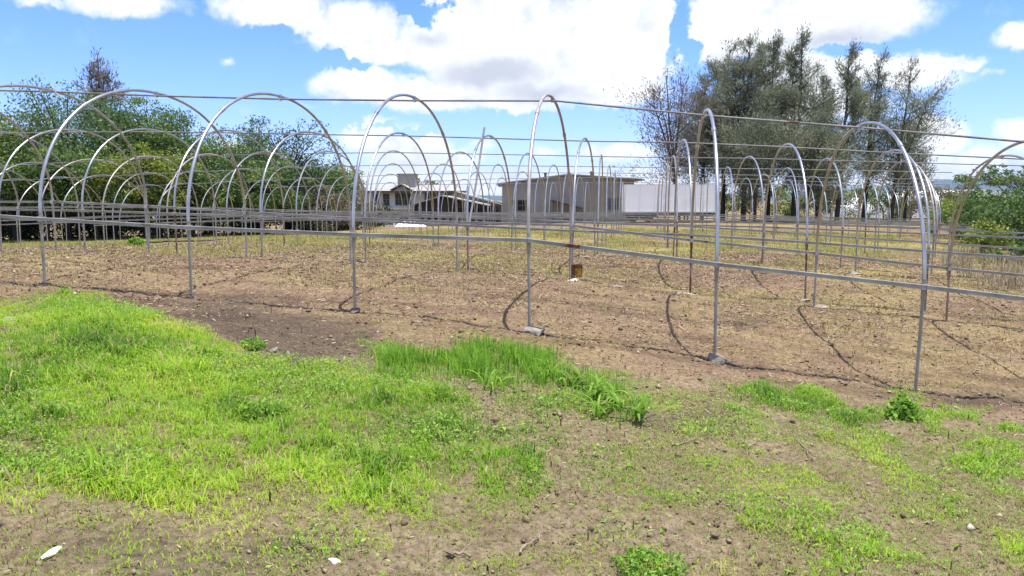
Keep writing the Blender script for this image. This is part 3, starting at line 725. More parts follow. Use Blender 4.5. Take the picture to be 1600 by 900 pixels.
def broad_tree(label, base, height, rad, crown_z0, mat, seed, n=5200, leaf=.17, clumps=26, group=None, flat=1.0, bark='bark', shape='round', cat='tree', name='tree'):
    """base: world point, crown from crown_z0*height to height with radius rad"""
    r = np.random.default_rng(seed)
    root = empty(name, base); tag(root, label, cat, group)
    cz = height * (crown_z0 + 1) / 2; hz = height * (1 - crown_z0) / 2 * 1.06; rad = rad * 1.12
    # clump centres through the crown, more towards its shell
    C = []
    while len(C) < clumps:
        p = r.uniform(-1, 1, 3); q = np.linalg.norm(p)
        if q > 1 or (q < .45 and r.uniform() < .6): continue
        if shape == 'flat' and p[2] < -.2 and q > .5: continue
        if shape == 'cone' and math.hypot(p[0], p[1]) > .95 - .75 * (p[2] + 1) / 2: continue
        C.append(p * np.array([rad, rad, hz]) + np.array([0, 0, cz]))
    C = np.array(C); C[0] = (0, 0, cz + hz * .86); C[:, 2] = (C[:, 2] - height * crown_z0) * 1.0 + height * crown_z0; cs = r.uniform(.26, .48, clumps) * min(rad, hz) * 1.1
    C[:, 2] = np.minimum(C[:, 2], height - .72 * cs)
    # loose shoots standing out of the crown
    ns = clumps // 2; dd = r.normal(0, 1, (ns, 3)); dd /= np.linalg.norm(dd, axis=1)[:, None]; dd[:, 2] = np.abs(dd[:, 2]) * 1.2
    S_ = np.stack([dd[:, 0] * rad, dd[:, 1] * rad, cz + dd[:, 2] * hz], -1) * np.array([1.08, 1.08, 1.0]); S_[:, 2] = np.minimum(S_[:, 2] + r.uniform(0, .05, ns) * height, height * 1.04)
    C = np.r_[C, S_]; cs = np.r_[cs, r.uniform(.09, .2, ns) * min(rad, hz)]; clumps += ns
    # trunk and limbs
    mb = MB(); tr = max(.05, height * .018); top = Vector((r.normal(0, .15), r.normal(0, .15), height * (crown_z0 + .45 * (1 - crown_z0))))
    tp = [Vector((0, 0, -.2)), Vector((r.normal(0, .08), r.normal(0, .08), top.z * .4)), top]
    mb.tube(tp, [tr * 1.25, tr, tr * .55], 8)
    for c in C[:: 2]:
        c = Vector(c); a0 = tp[1].lerp(top, r.uniform(0, 1)); m = a0.lerp(c, .5) + Vector((0, 0, .12 * (c - a0).length))
        mb.tube([a0, m, c], [tr * .4, tr * .25, tr * .08], 5)
    link('trunk', mb.mesh('trunk', True), M[bark], root)
    pk = cs ** 2; pk /= pk.sum(); k = r.choice(clumps, n, p=pk)
    d = r.normal(0, 1, (n, 3)); d /= np.linalg.norm(d, axis=1)[:, None]
    P = C[k] + d * (cs[k] * r.uniform(.2, 1.0, n) ** .5 * (1 + .25 * r.normal(0, 1, n)))[:, None] * np.array([1.15, 1.15, .8 * flat])
    P[:, 2] = np.maximum(P[:, 2], .05)
    V, Q = leafquads(P, leaf * r.uniform(.55, 1.5, n), r, .45, .6)
    cv = r.normal(0, .16, clumps)
    var = np.clip(.5 + cv[k] + r.normal(0, .16, n), 0, 1)
    link('crown', mesh_np('crown', V, Q, None, np.repeat(var, 4)), M[mat], root)
    return root
def casuarina(label, base, height, rad, mat, seed, n=7000, low=.18, lean=0, group=None, bark='bark_dark', leaders=2, nb=34, dens=1.0):
    r = np.random.default_rng(seed)
    root = empty('casuarina_tree', base); tag(root, label, 'tree', group)
    mb = MB(); tr = height * .013 + .04; tips = []
    axes = []
    for L in range(leaders):
        hh = height * (1 if L == 0 else r.uniform(.72, .95)); a = r.uniform(0, 6.28); off = 0 if L == 0 else rad * r.uniform(.25, .5)
        f0 = 0 if L == 0 else r.uniform(.2, .45)
        P0 = Vector((lean * f0, 0, height * f0 - (.3 if L == 0 else 0))); P1 = Vector((math.cos(a) * off + lean, math.sin(a) * off, hh))
        pl = [P0.lerp(P1, u) + Vector((*r.normal(0, .02 * height * .35 * u, 2), 0)) for u in np.linspace(0, 1, 7)]
        mb.tube(pl, list(np.linspace(tr * (1 if L == 0 else .6), tr * .12, 7)), 7); axes.append((pl, f0))
    cen = []; dr = []; sz = []
    for k in range(nb):
        pl, f0 = axes[k % leaders]; u = low + (1 - low) * (k + r.uniform(0, 1)) / nb
        u = min(max((u - f0) / (1 - f0), .05), .995)
        q = u * 6; j = min(int(q), 5); p = pl[j].lerp(pl[j + 1], q - j)
        z = p.z / height
        prof = min(1, (1.12 - z) * 1.9) * (.55 + .45 * min(1, z / .35))
        L = rad * prof * r.uniform(.45, 1.15); a = r.uniform(0, 6.28); el = r.uniform(.25, 1.05)
        d = Vector((math.cos(a) * math.cos(el), math.sin(a) * math.cos(el), math.sin(el)))
        e = p + d * L; m = p.lerp(e, .5) + Vector((0, 0, -.08 * L))
        mb.tube([p, m, e], [tr * .22, tr * .14, tr * .04], 4)
        for w in np.linspace(.35, 1.05, 4):
            c = p.lerp(e, w) + Vector(r.normal(0, .10 * L, 3)); cen.append(c); dr.append(d); sz.append(max(.28, .26 * L * (1.1 - .35 * w)) * r.uniform(.7, 1.3))
    for pl, f0 in axes:
        for w in (.80, .88, .94, 1.0):
            q = w * 6; j = min(int(q), 5); cen.append(pl[j].lerp(pl[j + 1], q - j) + Vector(r.normal(0, .2, 3))); dr.append(Vector((0, 0, 1))); sz.append(rad * .16)
    link('trunk', mb.mesh('trunk', True), M[bark], root)
    cen = np.array([tuple(c) for c in cen]); dr = np.array([tuple(c) for c in dr]); sz = np.array(sz)
    pk = sz ** 1.6; pk /= pk.sum(); n = int(n * dens); k = r.choice(len(cen), n, p=pk)
    g = r.normal(0, .55, (n, 3)); P = cen[k] + g * sz[k][:, None] + dr[k] * (r.uniform(-1, 1.3, n) * sz[k] * .7)[:, None]
    dirs = dr[k] * .7 + np.array([0, 0, .25]) + g * .5
    V, Q = leafquads(P, r.uniform(.16, .42, n), r, .17, 1, dirs)
    cv = r.normal(0, .17, len(cen)); var = np.clip(.48 + cv[k] + r.normal(0, .14, n), 0, 1)
    link('crown', mesh_np('crown', V, Q, None, np.repeat(var, 4)), M[mat], root)
    return root
def base_at(x, Y, z=None):
    X = (x - 800) / F * Y / 1.0 * .994
    return Vector((X, Y, float(ground_z(np.array([X]), np.array([Y]))[0]) - .05 if z is None else z))
def zat(y, Y): return ray(800, y)[1] * Y

# casuarinas behind the trailer: (pixel x of the trunk, pixel y of the top, depth, radius, material, leaders, density, label)
CG = 'tall casuarinas behind the white trailer'
for k, (x, ytop, Y, rad, mat, ld, ds, lean, lab) in enumerate([
        (1062, 118, 64, 3.5, 'casuarina_brown', 4, .42, -1.4, 'spreading half bare casuarina, leftmost of the tall group, twigs over the trailer'),
        (1097, 128, 66, 2.6, 'casuarina', 3, .9, 0, 'dark bushy casuarina next to the half bare leftmost one'),
        (1130, 78, 68, 2.9, 'casuarina', 3, 1.25, 0, 'broad dense casuarina with a blunt top in the left half of the group'),
        (1162, 64, 65, 2.5, 'casuarina', 3, 1.2, 0, 'dense grey green casuarina just left of the tallest pair'),
        (1200, 56, 67, 2.1, 'casuarina', 2, 1.1, 0, 'tall dark casuarina with a forked top, left one of the tallest pair'),
        (1240, 54, 64, 2.2, 'casuarina', 2, .85, .4, 'tall pale topped casuarina, right one of the tallest pair'),
        (1277, 118, 67, 1.9, 'casuarina', 2, .7, 0, 'lower casuarina in the gap right of the tallest pair'),
        (1308, 76, 63, 1.9, 'casuarina', 2, .62, .5, 'slim casuarina with a tufted top standing alone against cloud'),
        (1350, 92, 66, 2.3, 'casuarina', 3, .55, .6, 'open casuarina with two airy tops, third tall one from the right end'),
        (1392, 104, 64, 2.7, 'casuarina', 2, .5, 1.0, 'thin leaning casuarina at the right end of the tall group'),
        (1415, 190, 67, 2.0, 'casuarina', 2, .40, 0, 'short sparse casuarina below the thin leaning one'),
        (1180, 190, 62, 2.9, 'casuarina', 3, .95, 0, 'low bushy casuarina in front of the dense middle trees'),
        (1262, 200, 61, 2.8, 'casuarina', 3, .85, 0, 'low greener casuarina in front of the right half of the group')]):
    b = base_at(x, Y); casuarina(lab, b, zat(ytop, Y) - b.z, rad * 1.27, mat, 500 + k, 21000, .15 if k < 7 else .13, lean, CG, leaders=ld, dens=ds, nb=46)

# thicket on the left beyond the frames
TG = 'trees of the thicket on the left'
for k, (x, ytop, Y, rad, z0, mat, n, leaf, fl, lab) in enumerate([
        (-40, 200, 44, 3.2, .30, 'leaf_mid', 6500, .2, 'round', 'leafy tree cut by the left edge of the view'),
        (22, 200, 46, 3.0, .30, 'leaf_yellow', 6000, .2, 'round', 'yellowish green tree near the left edge'),
        (104, 152, 47, 2.3, .25, 'leaf_pale', 5600, .17, 'round', 'pale feathery tree just left of the tall brownish tree'),
        (70, 240, 43.5, 2.1, .34, 'leaf_mid', 4800, .19, 'round', 'low leafy tree under the pale feathery one'),
        (178, 172, 48, 3.0, .3, 'leaf_mid', 6800, .18, 'round', 'broad mid green tree under the tall brownish one'),
        (150, 250, 44, 2.3, .33, 'leaf_mid', 5200, .19, 'round', 'low dense tree in the front of the left thicket, before the broad one'),
        (248, 176, 49, 1.9, .3, 'leaf_mid', 5600, .17, 'round', 'round topped tree right of the tall brownish tree'),
        (226, 245, 45, 2.4, .33, 'leaf_yellow', 5600, .19, 'round', 'sunlit yellow green tree low in the middle of the thicket'),
        (300, 214, 50, 3.0, .28, 'leaf_mid', 6200, .18, 'round', 'mid green tree with a sparse twiggy top, right of the round topped one'),
        (300, 268, 47, 2.3, .33, 'leaf_mid', 4800, .19, 'round', 'low bushy tree below the twiggy topped one'),
        (362, 232, 51, 2.9, .28, 'leaf_mid', 5800, .18, 'round', 'rounded green tree in the right half of the thicket'),
        (400, 208, 53, 1.5, .2, 'leaf_mid', 4000, .17, 'cone', 'spiky topped tree left of the dark tapering one'),
        (447, 204, 54, 2.7, .15, 'leaf_dark', 6400, .17, 'cone', 'dark tapering tree, highest in the right half of the thicket'),
        (410, 268, 50, 2.4, .33, 'leaf_mid', 5000, .19, 'round', 'leafy low tree in front of the dark tapering one'),
        (490, 262, 56, 1.9, .12, 'leaf_mid', 4600, .18, 'round', 'small green tree right of the dark tapering one'),
        (528, 270, 58, 1.5, .45, 'leaf_mid', 2400, .18, 'flat', 'small flat topped tree at the right end of the thicket'),
        (540, 310, 56, 2.0, .03, 'leaf_dull', 3600, .18, 'round', 'dull brownish bush at the right end of the thicket'),
        (500, 305, 53, 1.9, .03, 'leaf_dull', 3400, .18, 'round', 'greyish twiggy bush below the small green tree')]):
    b = base_at(x, Y); broad_tree(lab, b, zat(ytop, Y) - b.z + .35, rad * 1.14, z0, mat, 700 + k, int(n * 2.3), leaf * .95, 46, TG, bark='bark_dark', shape=fl)
b = base_at(166, 52); casuarina('tall thin brownish tree rising above the left thicket', b, zat(84, 52) - b.z, 2.1, 'casuarina_brown', 790, 6500, .45, 0, TG, leaders=5, nb=50, dens=1.0)
# undergrowth of the thicket, dark leaves standing in for shade under the crowns: each a bush
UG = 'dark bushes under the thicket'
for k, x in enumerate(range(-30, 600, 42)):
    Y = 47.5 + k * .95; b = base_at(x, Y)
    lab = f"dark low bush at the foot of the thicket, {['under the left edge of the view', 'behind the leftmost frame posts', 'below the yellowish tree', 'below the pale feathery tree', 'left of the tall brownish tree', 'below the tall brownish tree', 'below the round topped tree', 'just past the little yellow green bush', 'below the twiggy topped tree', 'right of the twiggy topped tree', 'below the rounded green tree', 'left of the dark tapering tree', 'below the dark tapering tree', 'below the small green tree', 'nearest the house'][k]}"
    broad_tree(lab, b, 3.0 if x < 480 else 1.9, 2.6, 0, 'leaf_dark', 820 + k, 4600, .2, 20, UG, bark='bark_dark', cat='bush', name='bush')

# right hand side
RG = 'trees and shrubs along the right side of the field'
b = base_at(1600, 52); broad_tree('flat crowned spreading tree above the right hand shrubs', b, zat(262, 52) - b.z, 3.6, .55, 'leaf_mid', 901, 10000, .15, 60, RG, shape='flat', flat=.7, bark='bark_dark')
for k, (x, ytop, Y, rad, mat, n, lab) in enumerate([
        (1600, 296, 40, 2.5, 'leaf_mid', 8000, 'big leafy shrub cut by the right edge, below the flat crowned tree'),
        (1545, 302, 43, 2.3, 'leaf_mid', 7000, 'leafy shrub left of the biggest one on the right'),
        (1505, 312, 46, 1.9, 'leaf_yellow', 6000, 'yellow green shrub at the left of the right hand shrubs'),
        (1640, 300, 36, 2.2, 'leaf_mid', 4600, 'dark shrub just beyond the right edge of the view'),
        (1575, 318, 36, 1.9, 'leaf_mid', 5600, 'dark shrub in the front of the right hand bank'),
        (1462, 292, 60, 1.5, 'leaf_dull', 2600, 'thin dull bush right of the casuarinas'),
        (1492, 300, 66, 1.6, 'leaf_mid', 2600, 'thin green bush before the white plastic roofs'),
        (1513, 285, 75, 1.0, 'leaf_dark', 1300, 'small dark tree sticking up over the white plastic roofs')]):
    b = base_at(x, Y); broad_tree(lab, b, zat(ytop, Y) - b.z, rad, .02 if k < 5 else .25, mat, 910 + k, n, .16, 34, RG, bark='bark_dark', cat='shrub' if k < 7 else 'tree', name='shrub' if k < 7 else 'tree')
b = gpt(1538, 398); broad_tree('pale leafed bush at the right edge of the field, before the shrubs', b, 1.25, .62, 0, 'leaf_yellow', 930, 1500, .13, 16, RG, cat='bush', name='bush')
b = gpt(1590, 412); broad_tree('low spreading green plant at the right edge under the wire', b, .55, .7, 0, 'leaf_mid', 931, 900, .1, 12, RG, cat='bush', name='bush')
b = gpt(1572, 392); broad_tree('low green bush behind the spreading plant on the right', b, .8, .8, 0, 'leaf_mid', 932, 1100, .12, 12, RG, cat='bush', name='bush')
def dry_grass():
    r = np.random.default_rng(55); n = 5200
    X = r.uniform(10.2, 17, n); Y = 17 + (X - 10) * .35 + r.uniform(0, 1, n) ** 1.3 * 9
    kk = (fbm(X * .5, Y * .5, 77, 3) > .42) & (X > .56 * Y); X, Y = X[kk], Y[kk]; n = len(X)
    V, q, t, vv = blades(np.stack([X, Y, gz(X, Y)], -1), r.uniform(.15, .5, n), r.uniform(.010, .02, n), np.clip(r.normal(.5, .3, n), 0, 1.3), r.uniform(0, 1, n), 71)
    mt = leaf_mat('dead_grass', [(0, (.14, .11, .07)), (.6, (.30, .25, .17)), (1, (.40, .36, .22))], .3, .8, 1, .2)
    tag(link('dry_grass', mesh_np('dry_grass', V, q, t, vv), mt), 'dry brown grass along the right edge of the field', 'grass', kind='stuff')
dry_grass()
# scrub behind the casuarinas
SG = 'scrub behind the casuarinas'
SC = ['nearest the white trailer', 'left of the tallest pair', 'under the tallest pair', 'under the lower casuarina', 'below the slim casuarina', 'below the open casuarina', 'below the thin leaning casuarina', 'at the right end of the casuarinas']
for k, x in enumerate(range(1130, 1450, 42)):
    b = base_at(x, 73 + k % 3); broad_tree('green scrub bush behind the trunks, ' + SC[k], b, 2.6 + .5 * (k % 3), 1.9, 0, ('leaf_mid', 'leaf_dull', 'leaf_yellow')[k % 3], 950 + k, 2200, .2, 14, SG, cat='bush', name='bush')
b = base_at(672, 105); broad_tree('distant tree crown showing above the house roof', b, zat(281, 105) - b.z, 3.2, .4, 'leaf_mid', 980, 2200, .28, 16)
b = base_at(601, 70); broad_tree('clipped round topped shrub in front of the house', b, zat(324, 70) - b.z, 1.05, 0, 'leaf_dark', 981, 2200, .12, 16, cat='shrub', name='shrub')

# ------------------------------------------------------------------ buildings
def px_frame(Y, x0, ybase):
    """local frame whose origin is the ground point under pixel x0 at depth Y; returns (root location, to-local function)"""
    o = at(x0, ybase, Y)
    def L(x, y):
        p = at(x, y, Y); return p.x - o.x, p.z - o.z
    return o, L
M['plaster'] = simple('weathered_plaster', (.53, .525, .515), .9, 0, .22, .6, bump=.2)
M['plaster_grey'] = simple('grey_render', (.30, .295, .29), .9, 0, .3, .8, bump=.2)
M['beige'] = simple('beige_wall', (.305, .303, .30), .9, 0, .16, .5, bump=.15)
M['roof_metal'] = simple('grey_roof_sheet', (.36, .34, .325), .6, .1, .3, .7)
M['roof_pale'] = simple('pale_roof_sheet', (.56, .53, .50), .6, .1, .2, .7)
M['roof_dark'] = simple('dark_roof_edge', (.10, .09, .085), .7, 0, .3, 1)
M['dark_in'] = simple('dark_opening', (.025, .022, .02), .9, 0, .3, 1)
M['glass'] = simple('dim_window', (.06, .07, .08), .15, 0, .4, .7, spec=.5)
M['glass_blue'] = simple('blue_window', (.10, .16, .26), .2, 0, .4, .7, spec=.5)
M['frame_w'] = simple('window_frame', (.22, .20, .19), .7)
M['timber'] = simple('old_timber', (.13, .10, .085), .85, 0, .4, 1.5, bump=.3)
M['timber_dark'] = simple('dark_timber', (.05, .042, .036), .85, 0, .4, 1.5, bump=.3)  # very dark timber tone for the shed wall
M['white'] = simple('white_panel', (.92, .92, .92), .5, 0, .04, .5)
M['chassis'] = simple('chassis_steel', (.05, .048, .045), .7, 0, .4, 2)
M['rubber'] = simple('tyre_rubber', (.025, .025, .025), .85, 0, .3, 3)
M['plastic'] = simple('white_plastic_film', (.82, .82, .80), .45, 0, .1, .3)
def window(root, L, x0, y0, x1, y1, yf, mat='glass', bars=3, name='window'):
    """a window proud of the wall plane at local y = yf, with frame and bars"""
    (a, zt), (b, zb) = L(x0, y0), L(x1, y1)
    pane = link(name, MB().box(a, b, yf - .012, yf + .05, zb, zt).mesh(name), M[mat], root)
    fr = MB(); w = .06
    fr.box(a - w, b + w, yf - .05, yf - .014, zb - w, zb); fr.box(a - w, b + w, yf - .05, yf - .014, zt, zt + w)
    fr.box(a - w, a, yf - .05, yf - .014, zb, zt); fr.box(b, b + w, yf - .05, yf - .014, zb, zt)
    for k in range(1, bars):
        c = a + (b - a) * k / bars; fr.box(c - .02, c + .02, yf - .046, yf - .016, zb, zt)
    fr.box(a, b, yf - .040, yf - .018, (zb + zt) / 2 - .02, (zb + zt) / 2 + .02)
    link('frame', fr.mesh('frame'), M['frame_w'], pane)
def gable_roof(mb, pts, y0, y1, th):
    """pts: (x,z) polyline of the roof profile"""
    up = [(x, z + th) for x, z in pts]
    for a, b, c, d in zip(pts, pts[1:], up, up[1:]): mb.prism([a, b, d, c], y0, y1)
# --- house
o, L = px_frame(88, 640, 353)
house = empty('house', o); tag(house, 'old two storey grey house with a water tank block on its roof', 'house')
xl, _ = L(567, 0); xr, _ = L(719, 0); ze = L(0, 299)[1]; zr = L(0, 288)[1]
link('wall', MB().box(xl, xr, 0, 8, -.5, ze).mesh('wall'), M['plaster'], house)
link('side_bay', MB().box(xl - .9, xl - .003, .8, 6, -.5, ze - .25).mesh('side_bay'), M['plaster_grey'], house)
mb = MB(); cxm = (xl + xr) / 2
v = [(xl - .9, -.9, ze + .003), (xr + .6, -.9, ze + .003), (xr + .6, 8.9, ze + .003), (xl - .9, 8.9, ze + .003), (xl + 2.6, 4, zr), (xr - 2.6, 4, zr)]
mb.add(v, [(0, 1, 5, 4), (1, 2, 5), (2, 3, 4, 5), (3, 0, 4), (3, 2, 1, 0)])
roof = link('roof', mb.mesh('roof'), M['roof_metal'], house)
link('eave_board', MB().box(xl - .92, xr + .62, -.96, -.903, ze - .16, ze + .06).mesh('eave_board'), M['roof_dark'], roof)
for px0, px1, pa in ((612, 646, 629),):
    a, zz = L(px0, 300); b, _ = L(px1, 300); c, zc = L(pa, 288)
    g = MB(); gable_roof(g, [(a, ze + .1), (c, zc - .05), (b, ze + .1)], -1.35, 2.5, .10); link('gable', g.mesh('gable'), M['roof_metal'], roof)
    link('gable_wall', MB().prism([(a + .2, ze + .02), (b - .2, ze + .02), (c, zc - .22)], -1.0, 2.4).mesh('gable_wall'), M['plaster_grey'], roof)
(a, zt), (b, zb) = L(617, 272), L(646, 291)
tank = link('tank_block', MB().box(a, b, 2.0, 4.2, zb - .5, zt).mesh('tank_block'), M['plaster_grey'], house)
link('coping', MB().box(a - .08, b + .08, 1.92, 4.28, zt + .002, zt + .12).mesh('coping'), M['roof_dark'], tank)
for x0, y0, x1, y1, nb in ((583, 304, 591, 321, 2), (599, 303, 608, 321, 2), (618, 302, 642, 320, 5), (664, 302, 684, 312, 4), (694, 303, 704, 313, 2), (580, 334, 592, 347, 2), (625, 334, 638, 346, 3)):
    window(house, L, x0, y0, x1, y1, 0, 'glass', nb)
link('ledge', MB().box(xl - .05, xr + .05, -.5, -.003, L(0, 326)[1] - .1, L(0, 324.5)[1]).mesh('ledge'), M['plaster'], house)
# --- timber shed in front of the house
o, L = px_frame(72, 700, 353)
shed = empty('shed', o); tag(shed, 'low dark shed with a gable front between the house and the warehouse', 'shed')
pl = [L(640, 322), L(691, 306.5), L(764, 322)]; zb = -.3
link('wall', MB().prism([(pl[0][0] + .3, zb), (pl[2][0] - .3, zb), (pl[2][0] - .3, pl[2][1] - .02), (pl[1][0], pl[1][1] - .02), (pl[0][0] + .3, pl[0][1] - .02)], 0, 9).mesh('wall'), M['timber_dark'], shed)
g = MB(); gable_roof(g, pl, -.7, 9.5, .09); link('roof', g.mesh('roof'), M['roof_metal'], shed)
z1 = L(0, 333)[1]; z2 = L(0, 349)[1]
link('low_wall', MB().box(pl[0][0] + .32, pl[2][0] - .32, -.16, -.004, zb, L(0, 338)[1]).mesh('low_wall'), M['plaster_grey'], shed)
for k in range(9):
    x0 = 655 + k * 11.5; window(shed, L, x0, 340, x0 + 7, 347, -.16, 'dark_in', 1, 'opening')
link('doorway', MB().box(L(700, 0)[0], L(758, 0)[0], -.02, .1, L(0, 337.5)[1], L(0, 325)[1]).mesh('doorway'), M['dark_in'], shed)
# --- annex with pale lean-to roof
o, L = px_frame(80, 750, 352)
ann = empty('annex', o); tag(ann, 'low annex with a pale sloping roof beside the warehouse', 'building')
a, zh = L(712, 300); b, zl = L(784, 319)
link('wall', MB().prism([(a + .2, -.3), (b - .1, -.3), (b - .1, zl - .1), (a + .2, zh - .2)], 1.2, 6.5).mesh('wall'), M['plaster'], ann)
g = MB(); g.prism([(a, zh), (b, zl), (b, zl + .1), (a, zh + .1)], .2, 7); link('roof', g.mesh('roof'), M['roof_pale'], ann)
for x0 in (752, 762, 772): window(ann, L, x0, 323, x0 + 6, 331, 1.2, 'glass', 1)
for x0 in (752, 762, 772): window(ann, L, x0, 340, x0 + 6, 347, 1.2, 'glass', 1)
# --- warehouse
o, L = px_frame(78, 890, 349)
wh = empty('warehouse', o); tag(wh, 'plain beige warehouse with a shallow gable roof left of the white trailer', 'warehouse')
prof = [L(776, 288.5), L(887.5, 273.5), L(1006, 282)]
xl = L(784, 0)[0]; xr = L(996, 0)[0]
def rz(x):
    return float(np.interp(x, [p[0] for p in prof], [p[1] for p in prof]))
link('wall', MB().prism([(xl, -.4), (xr, -.4), (xr, rz(xr) - .01), (prof[1][0], prof[1][1] - .01), (xl, rz(xl) - .01)], 0, 14).mesh('wall'), M['beige'], wh)
g = MB(); gable_roof(g, prof, -.45, 14.5, .13); rf = link('roof', g.mesh('roof'), M['roof_metal'], wh)
for x in (853, 926):
    a, z = L(x, 274); link('vent', MB().lathe([(0, -.35), (.13, -.35), (.13, .12), (.2, .12), (.2, .2), (0, .28)], 10, (a, 1.2, rz(a) + .35)).mesh('vent', True), M['roof_dark'], rf)
g = MB()
for k in range(1, 9):
    x = xl + (xr - xl) * k / 9; g.box(x - .05, x + .05, -.035, -.002, -.3, rz(x) - .12)
link('pilaster', g.mesh('pilaster'), M['beige'], wh)
window(wh, L, 801, 313, 824, 329, 0, 'dark_in', 3); window(wh, L, 951, 310, 976, 327, 0, 'glass_blue', 4)
g = MB(); a0, z0 = L(861, 314); a1, z1 = L(908, 326)
g.prism([(a0, z0), (a1, z1), (a1, z1 + .10), (a0, z0 + .10)], -2.4, -.04)
aw = link('awning', g.mesh('awning'), M['roof_dark'], wh)
g = MB()
for x, z in ((a0 + .1, z0), (a1 - .1, z1)):
    g.box(x - .05, x + .05, -2.3, -2.2, -.3, z - .03)
link('prop', g.mesh('prop'), M['timber'], aw)
# --- white box trailer
o, L = px_frame(60, 1047, 346)
tr = empty('box_trailer', o); tag(tr, 'plain white box trailer parked before the casuarinas', 'trailer'); tr.rotation_euler = (0, 0, -.05)
(a, zt), (b, zb) = L(977, 289), L(1117, 330)
bx = link('box_body', MB().box(a, b, 0, 2.4, zb, zt).mesh('box_body'), M['white'], tr)
g = MB()
g.box(a - .02, b + .02, -.02, 2.42, zb - .10, zb - .002); g.box(a - .02, b + .02, -.02, 2.42, zt + .002, zt + .05)
for x in (a - .01, b - .05): g.box(x, x + .06, -.022, -.002, zb, zt)
for k_ in range(1, 6):
    x = a + (b - a) * k_ / 6; g.box(x - .012, x + .012, -.012, -.002, zb, zt)
g.box(b - 2.6, b - .1, -.014, -.003, (zb + zt) / 2 - .012, (zb + zt) / 2 + .012)
link('edge_trim', g.mesh('edge_trim'), simple('trim_alu', (.7, .7, .7), .5, .2, .1), bx)
g = MB(); g.box(a + .2, b - .2, .5, .65, zb - .34, zb - .103); g.box(a + .2, b - .2, 1.75, 1.9, zb - .34, zb - .103); g.box(a + .4, a + 2.6, .3, 2.1, zb - .5, zb - .345)
link('chassis', g.mesh('chassis'), M['chassis'], tr)
for x in (a + .75, a + 1.85):
    for y in (.12, 2.02):
        w = MB(); prof_ = [(.0, -.13), (.24, -.13), (.26, -.10), (.42, -.13), (.46, -.08), (.46, .08), (.42, .13), (.26, .10), (.24, .13), (0, .13)]
        w.lathe(prof_, 20); wl = link('wheel', w.mesh('wheel', True), M['rubber'], tr, (x, y + .14, .44)); wl.rotation_euler = (math.pi / 2, 0, 0)
        h = MB(); h.lathe([(0, -.135), (.10, -.14), (.20, -.12), (.23, -.14), (.235, -.11)], 16); link('hub', h.mesh('hub', True), M['chassis'], wl)
for y in (.45, 1.85):
    g = MB(); g.box(b - 2.1, b - 1.98, y, y + .12, .05, zb - .345); g.box(b - 2.2, b - 1.88, y - .1, y + .22, -.02, .05); link('landing_leg', g.mesh('landing_leg'), M['chassis'], tr)
# --- white sheet heap and post by the house
o = at(642, 353.5, 66)
g = MB(); r = np.random.default_rng(3); V = []; nx, ny = 22, 10
for j in range(ny):
    for i in range(nx):
        u, v = i / (nx - 1), j / (ny - 1); e = math.sin(math.pi * u) ** .5 * math.sin(math.pi * v) ** .5
        V.append(((u - .5) * 2.6 + r.normal(0, .02), (v - .5) * 1.6, e * (.30 + .08 * r.normal() + .16 * math.exp(-((u - .25) / .15) ** 2)) - .03))
g.add(V, [(j * nx + i, j * nx + i + 1, (j + 1) * nx + i + 1, (j + 1) * nx + i) for j in range(ny - 1) for i in range(nx - 1)])
tag(link('plastic_sheet', g.mesh('plastic_sheet', True), M['plastic'], None, o), 'crumpled white plastic sheet lying before the house', 'plastic sheet')
o = at(616, 354, 66); tag(link('marker_post', MB().box(-.06, .06, -.06, .06, -.2, .48).box(-.08, .08, -.08, .08, .482, .52).mesh('marker_post'), M['plastic'], None, o), 'short white post beside the clipped shrub', 'post')
# --- white plastic tunnels far right
def poly_tunnel(label, x0, x1, ytop, ybase, Y, depth, yaw):
    a = at(x0, ybase, Y); b = at(x1, ybase, Y); c = (a + b) / 2; w = (b - a).length / 2; h = zat(ytop, Y) - a.z
    root = empty('polytunnel', Vector((c.x, c.y, c.z))); root.rotation_euler = (0, 0, yaw); tag(root, label, 'greenhouse', 'white plastic greenhouses far on the right')
    g = MB(); n = 15; V = [(w * math.cos(math.pi * k / (n - 1)), y, -.5 + (h + .5) * math.sin(math.pi * k / (n - 1)) ** .6) for y in (0, depth) for k in range(n)]
    g.add(V, [(k, k + 1, n + k + 1, n + k) for k in range(n - 1)] + [tuple(range(n)), tuple(range(2 * n - 1, n - 1, -1))])
    link('cover', g.mesh('cover', True), M['plastic'], root)
    g = MB(); g.box(-.7, .7, -.06, -.01, -.5, h * .55); link('door', g.mesh('door'), M['frame_w'], root)
poly_tunnel('long white plastic greenhouse roof in front of the blue mountain, right one', 1478, 1590, 296, 335, 110, 20, .0)
poly_tunnel('white plastic greenhouse seen between the casuarina trunks and the bushes, left one', 1372, 1462, 308, 335, 105, 20, .0)
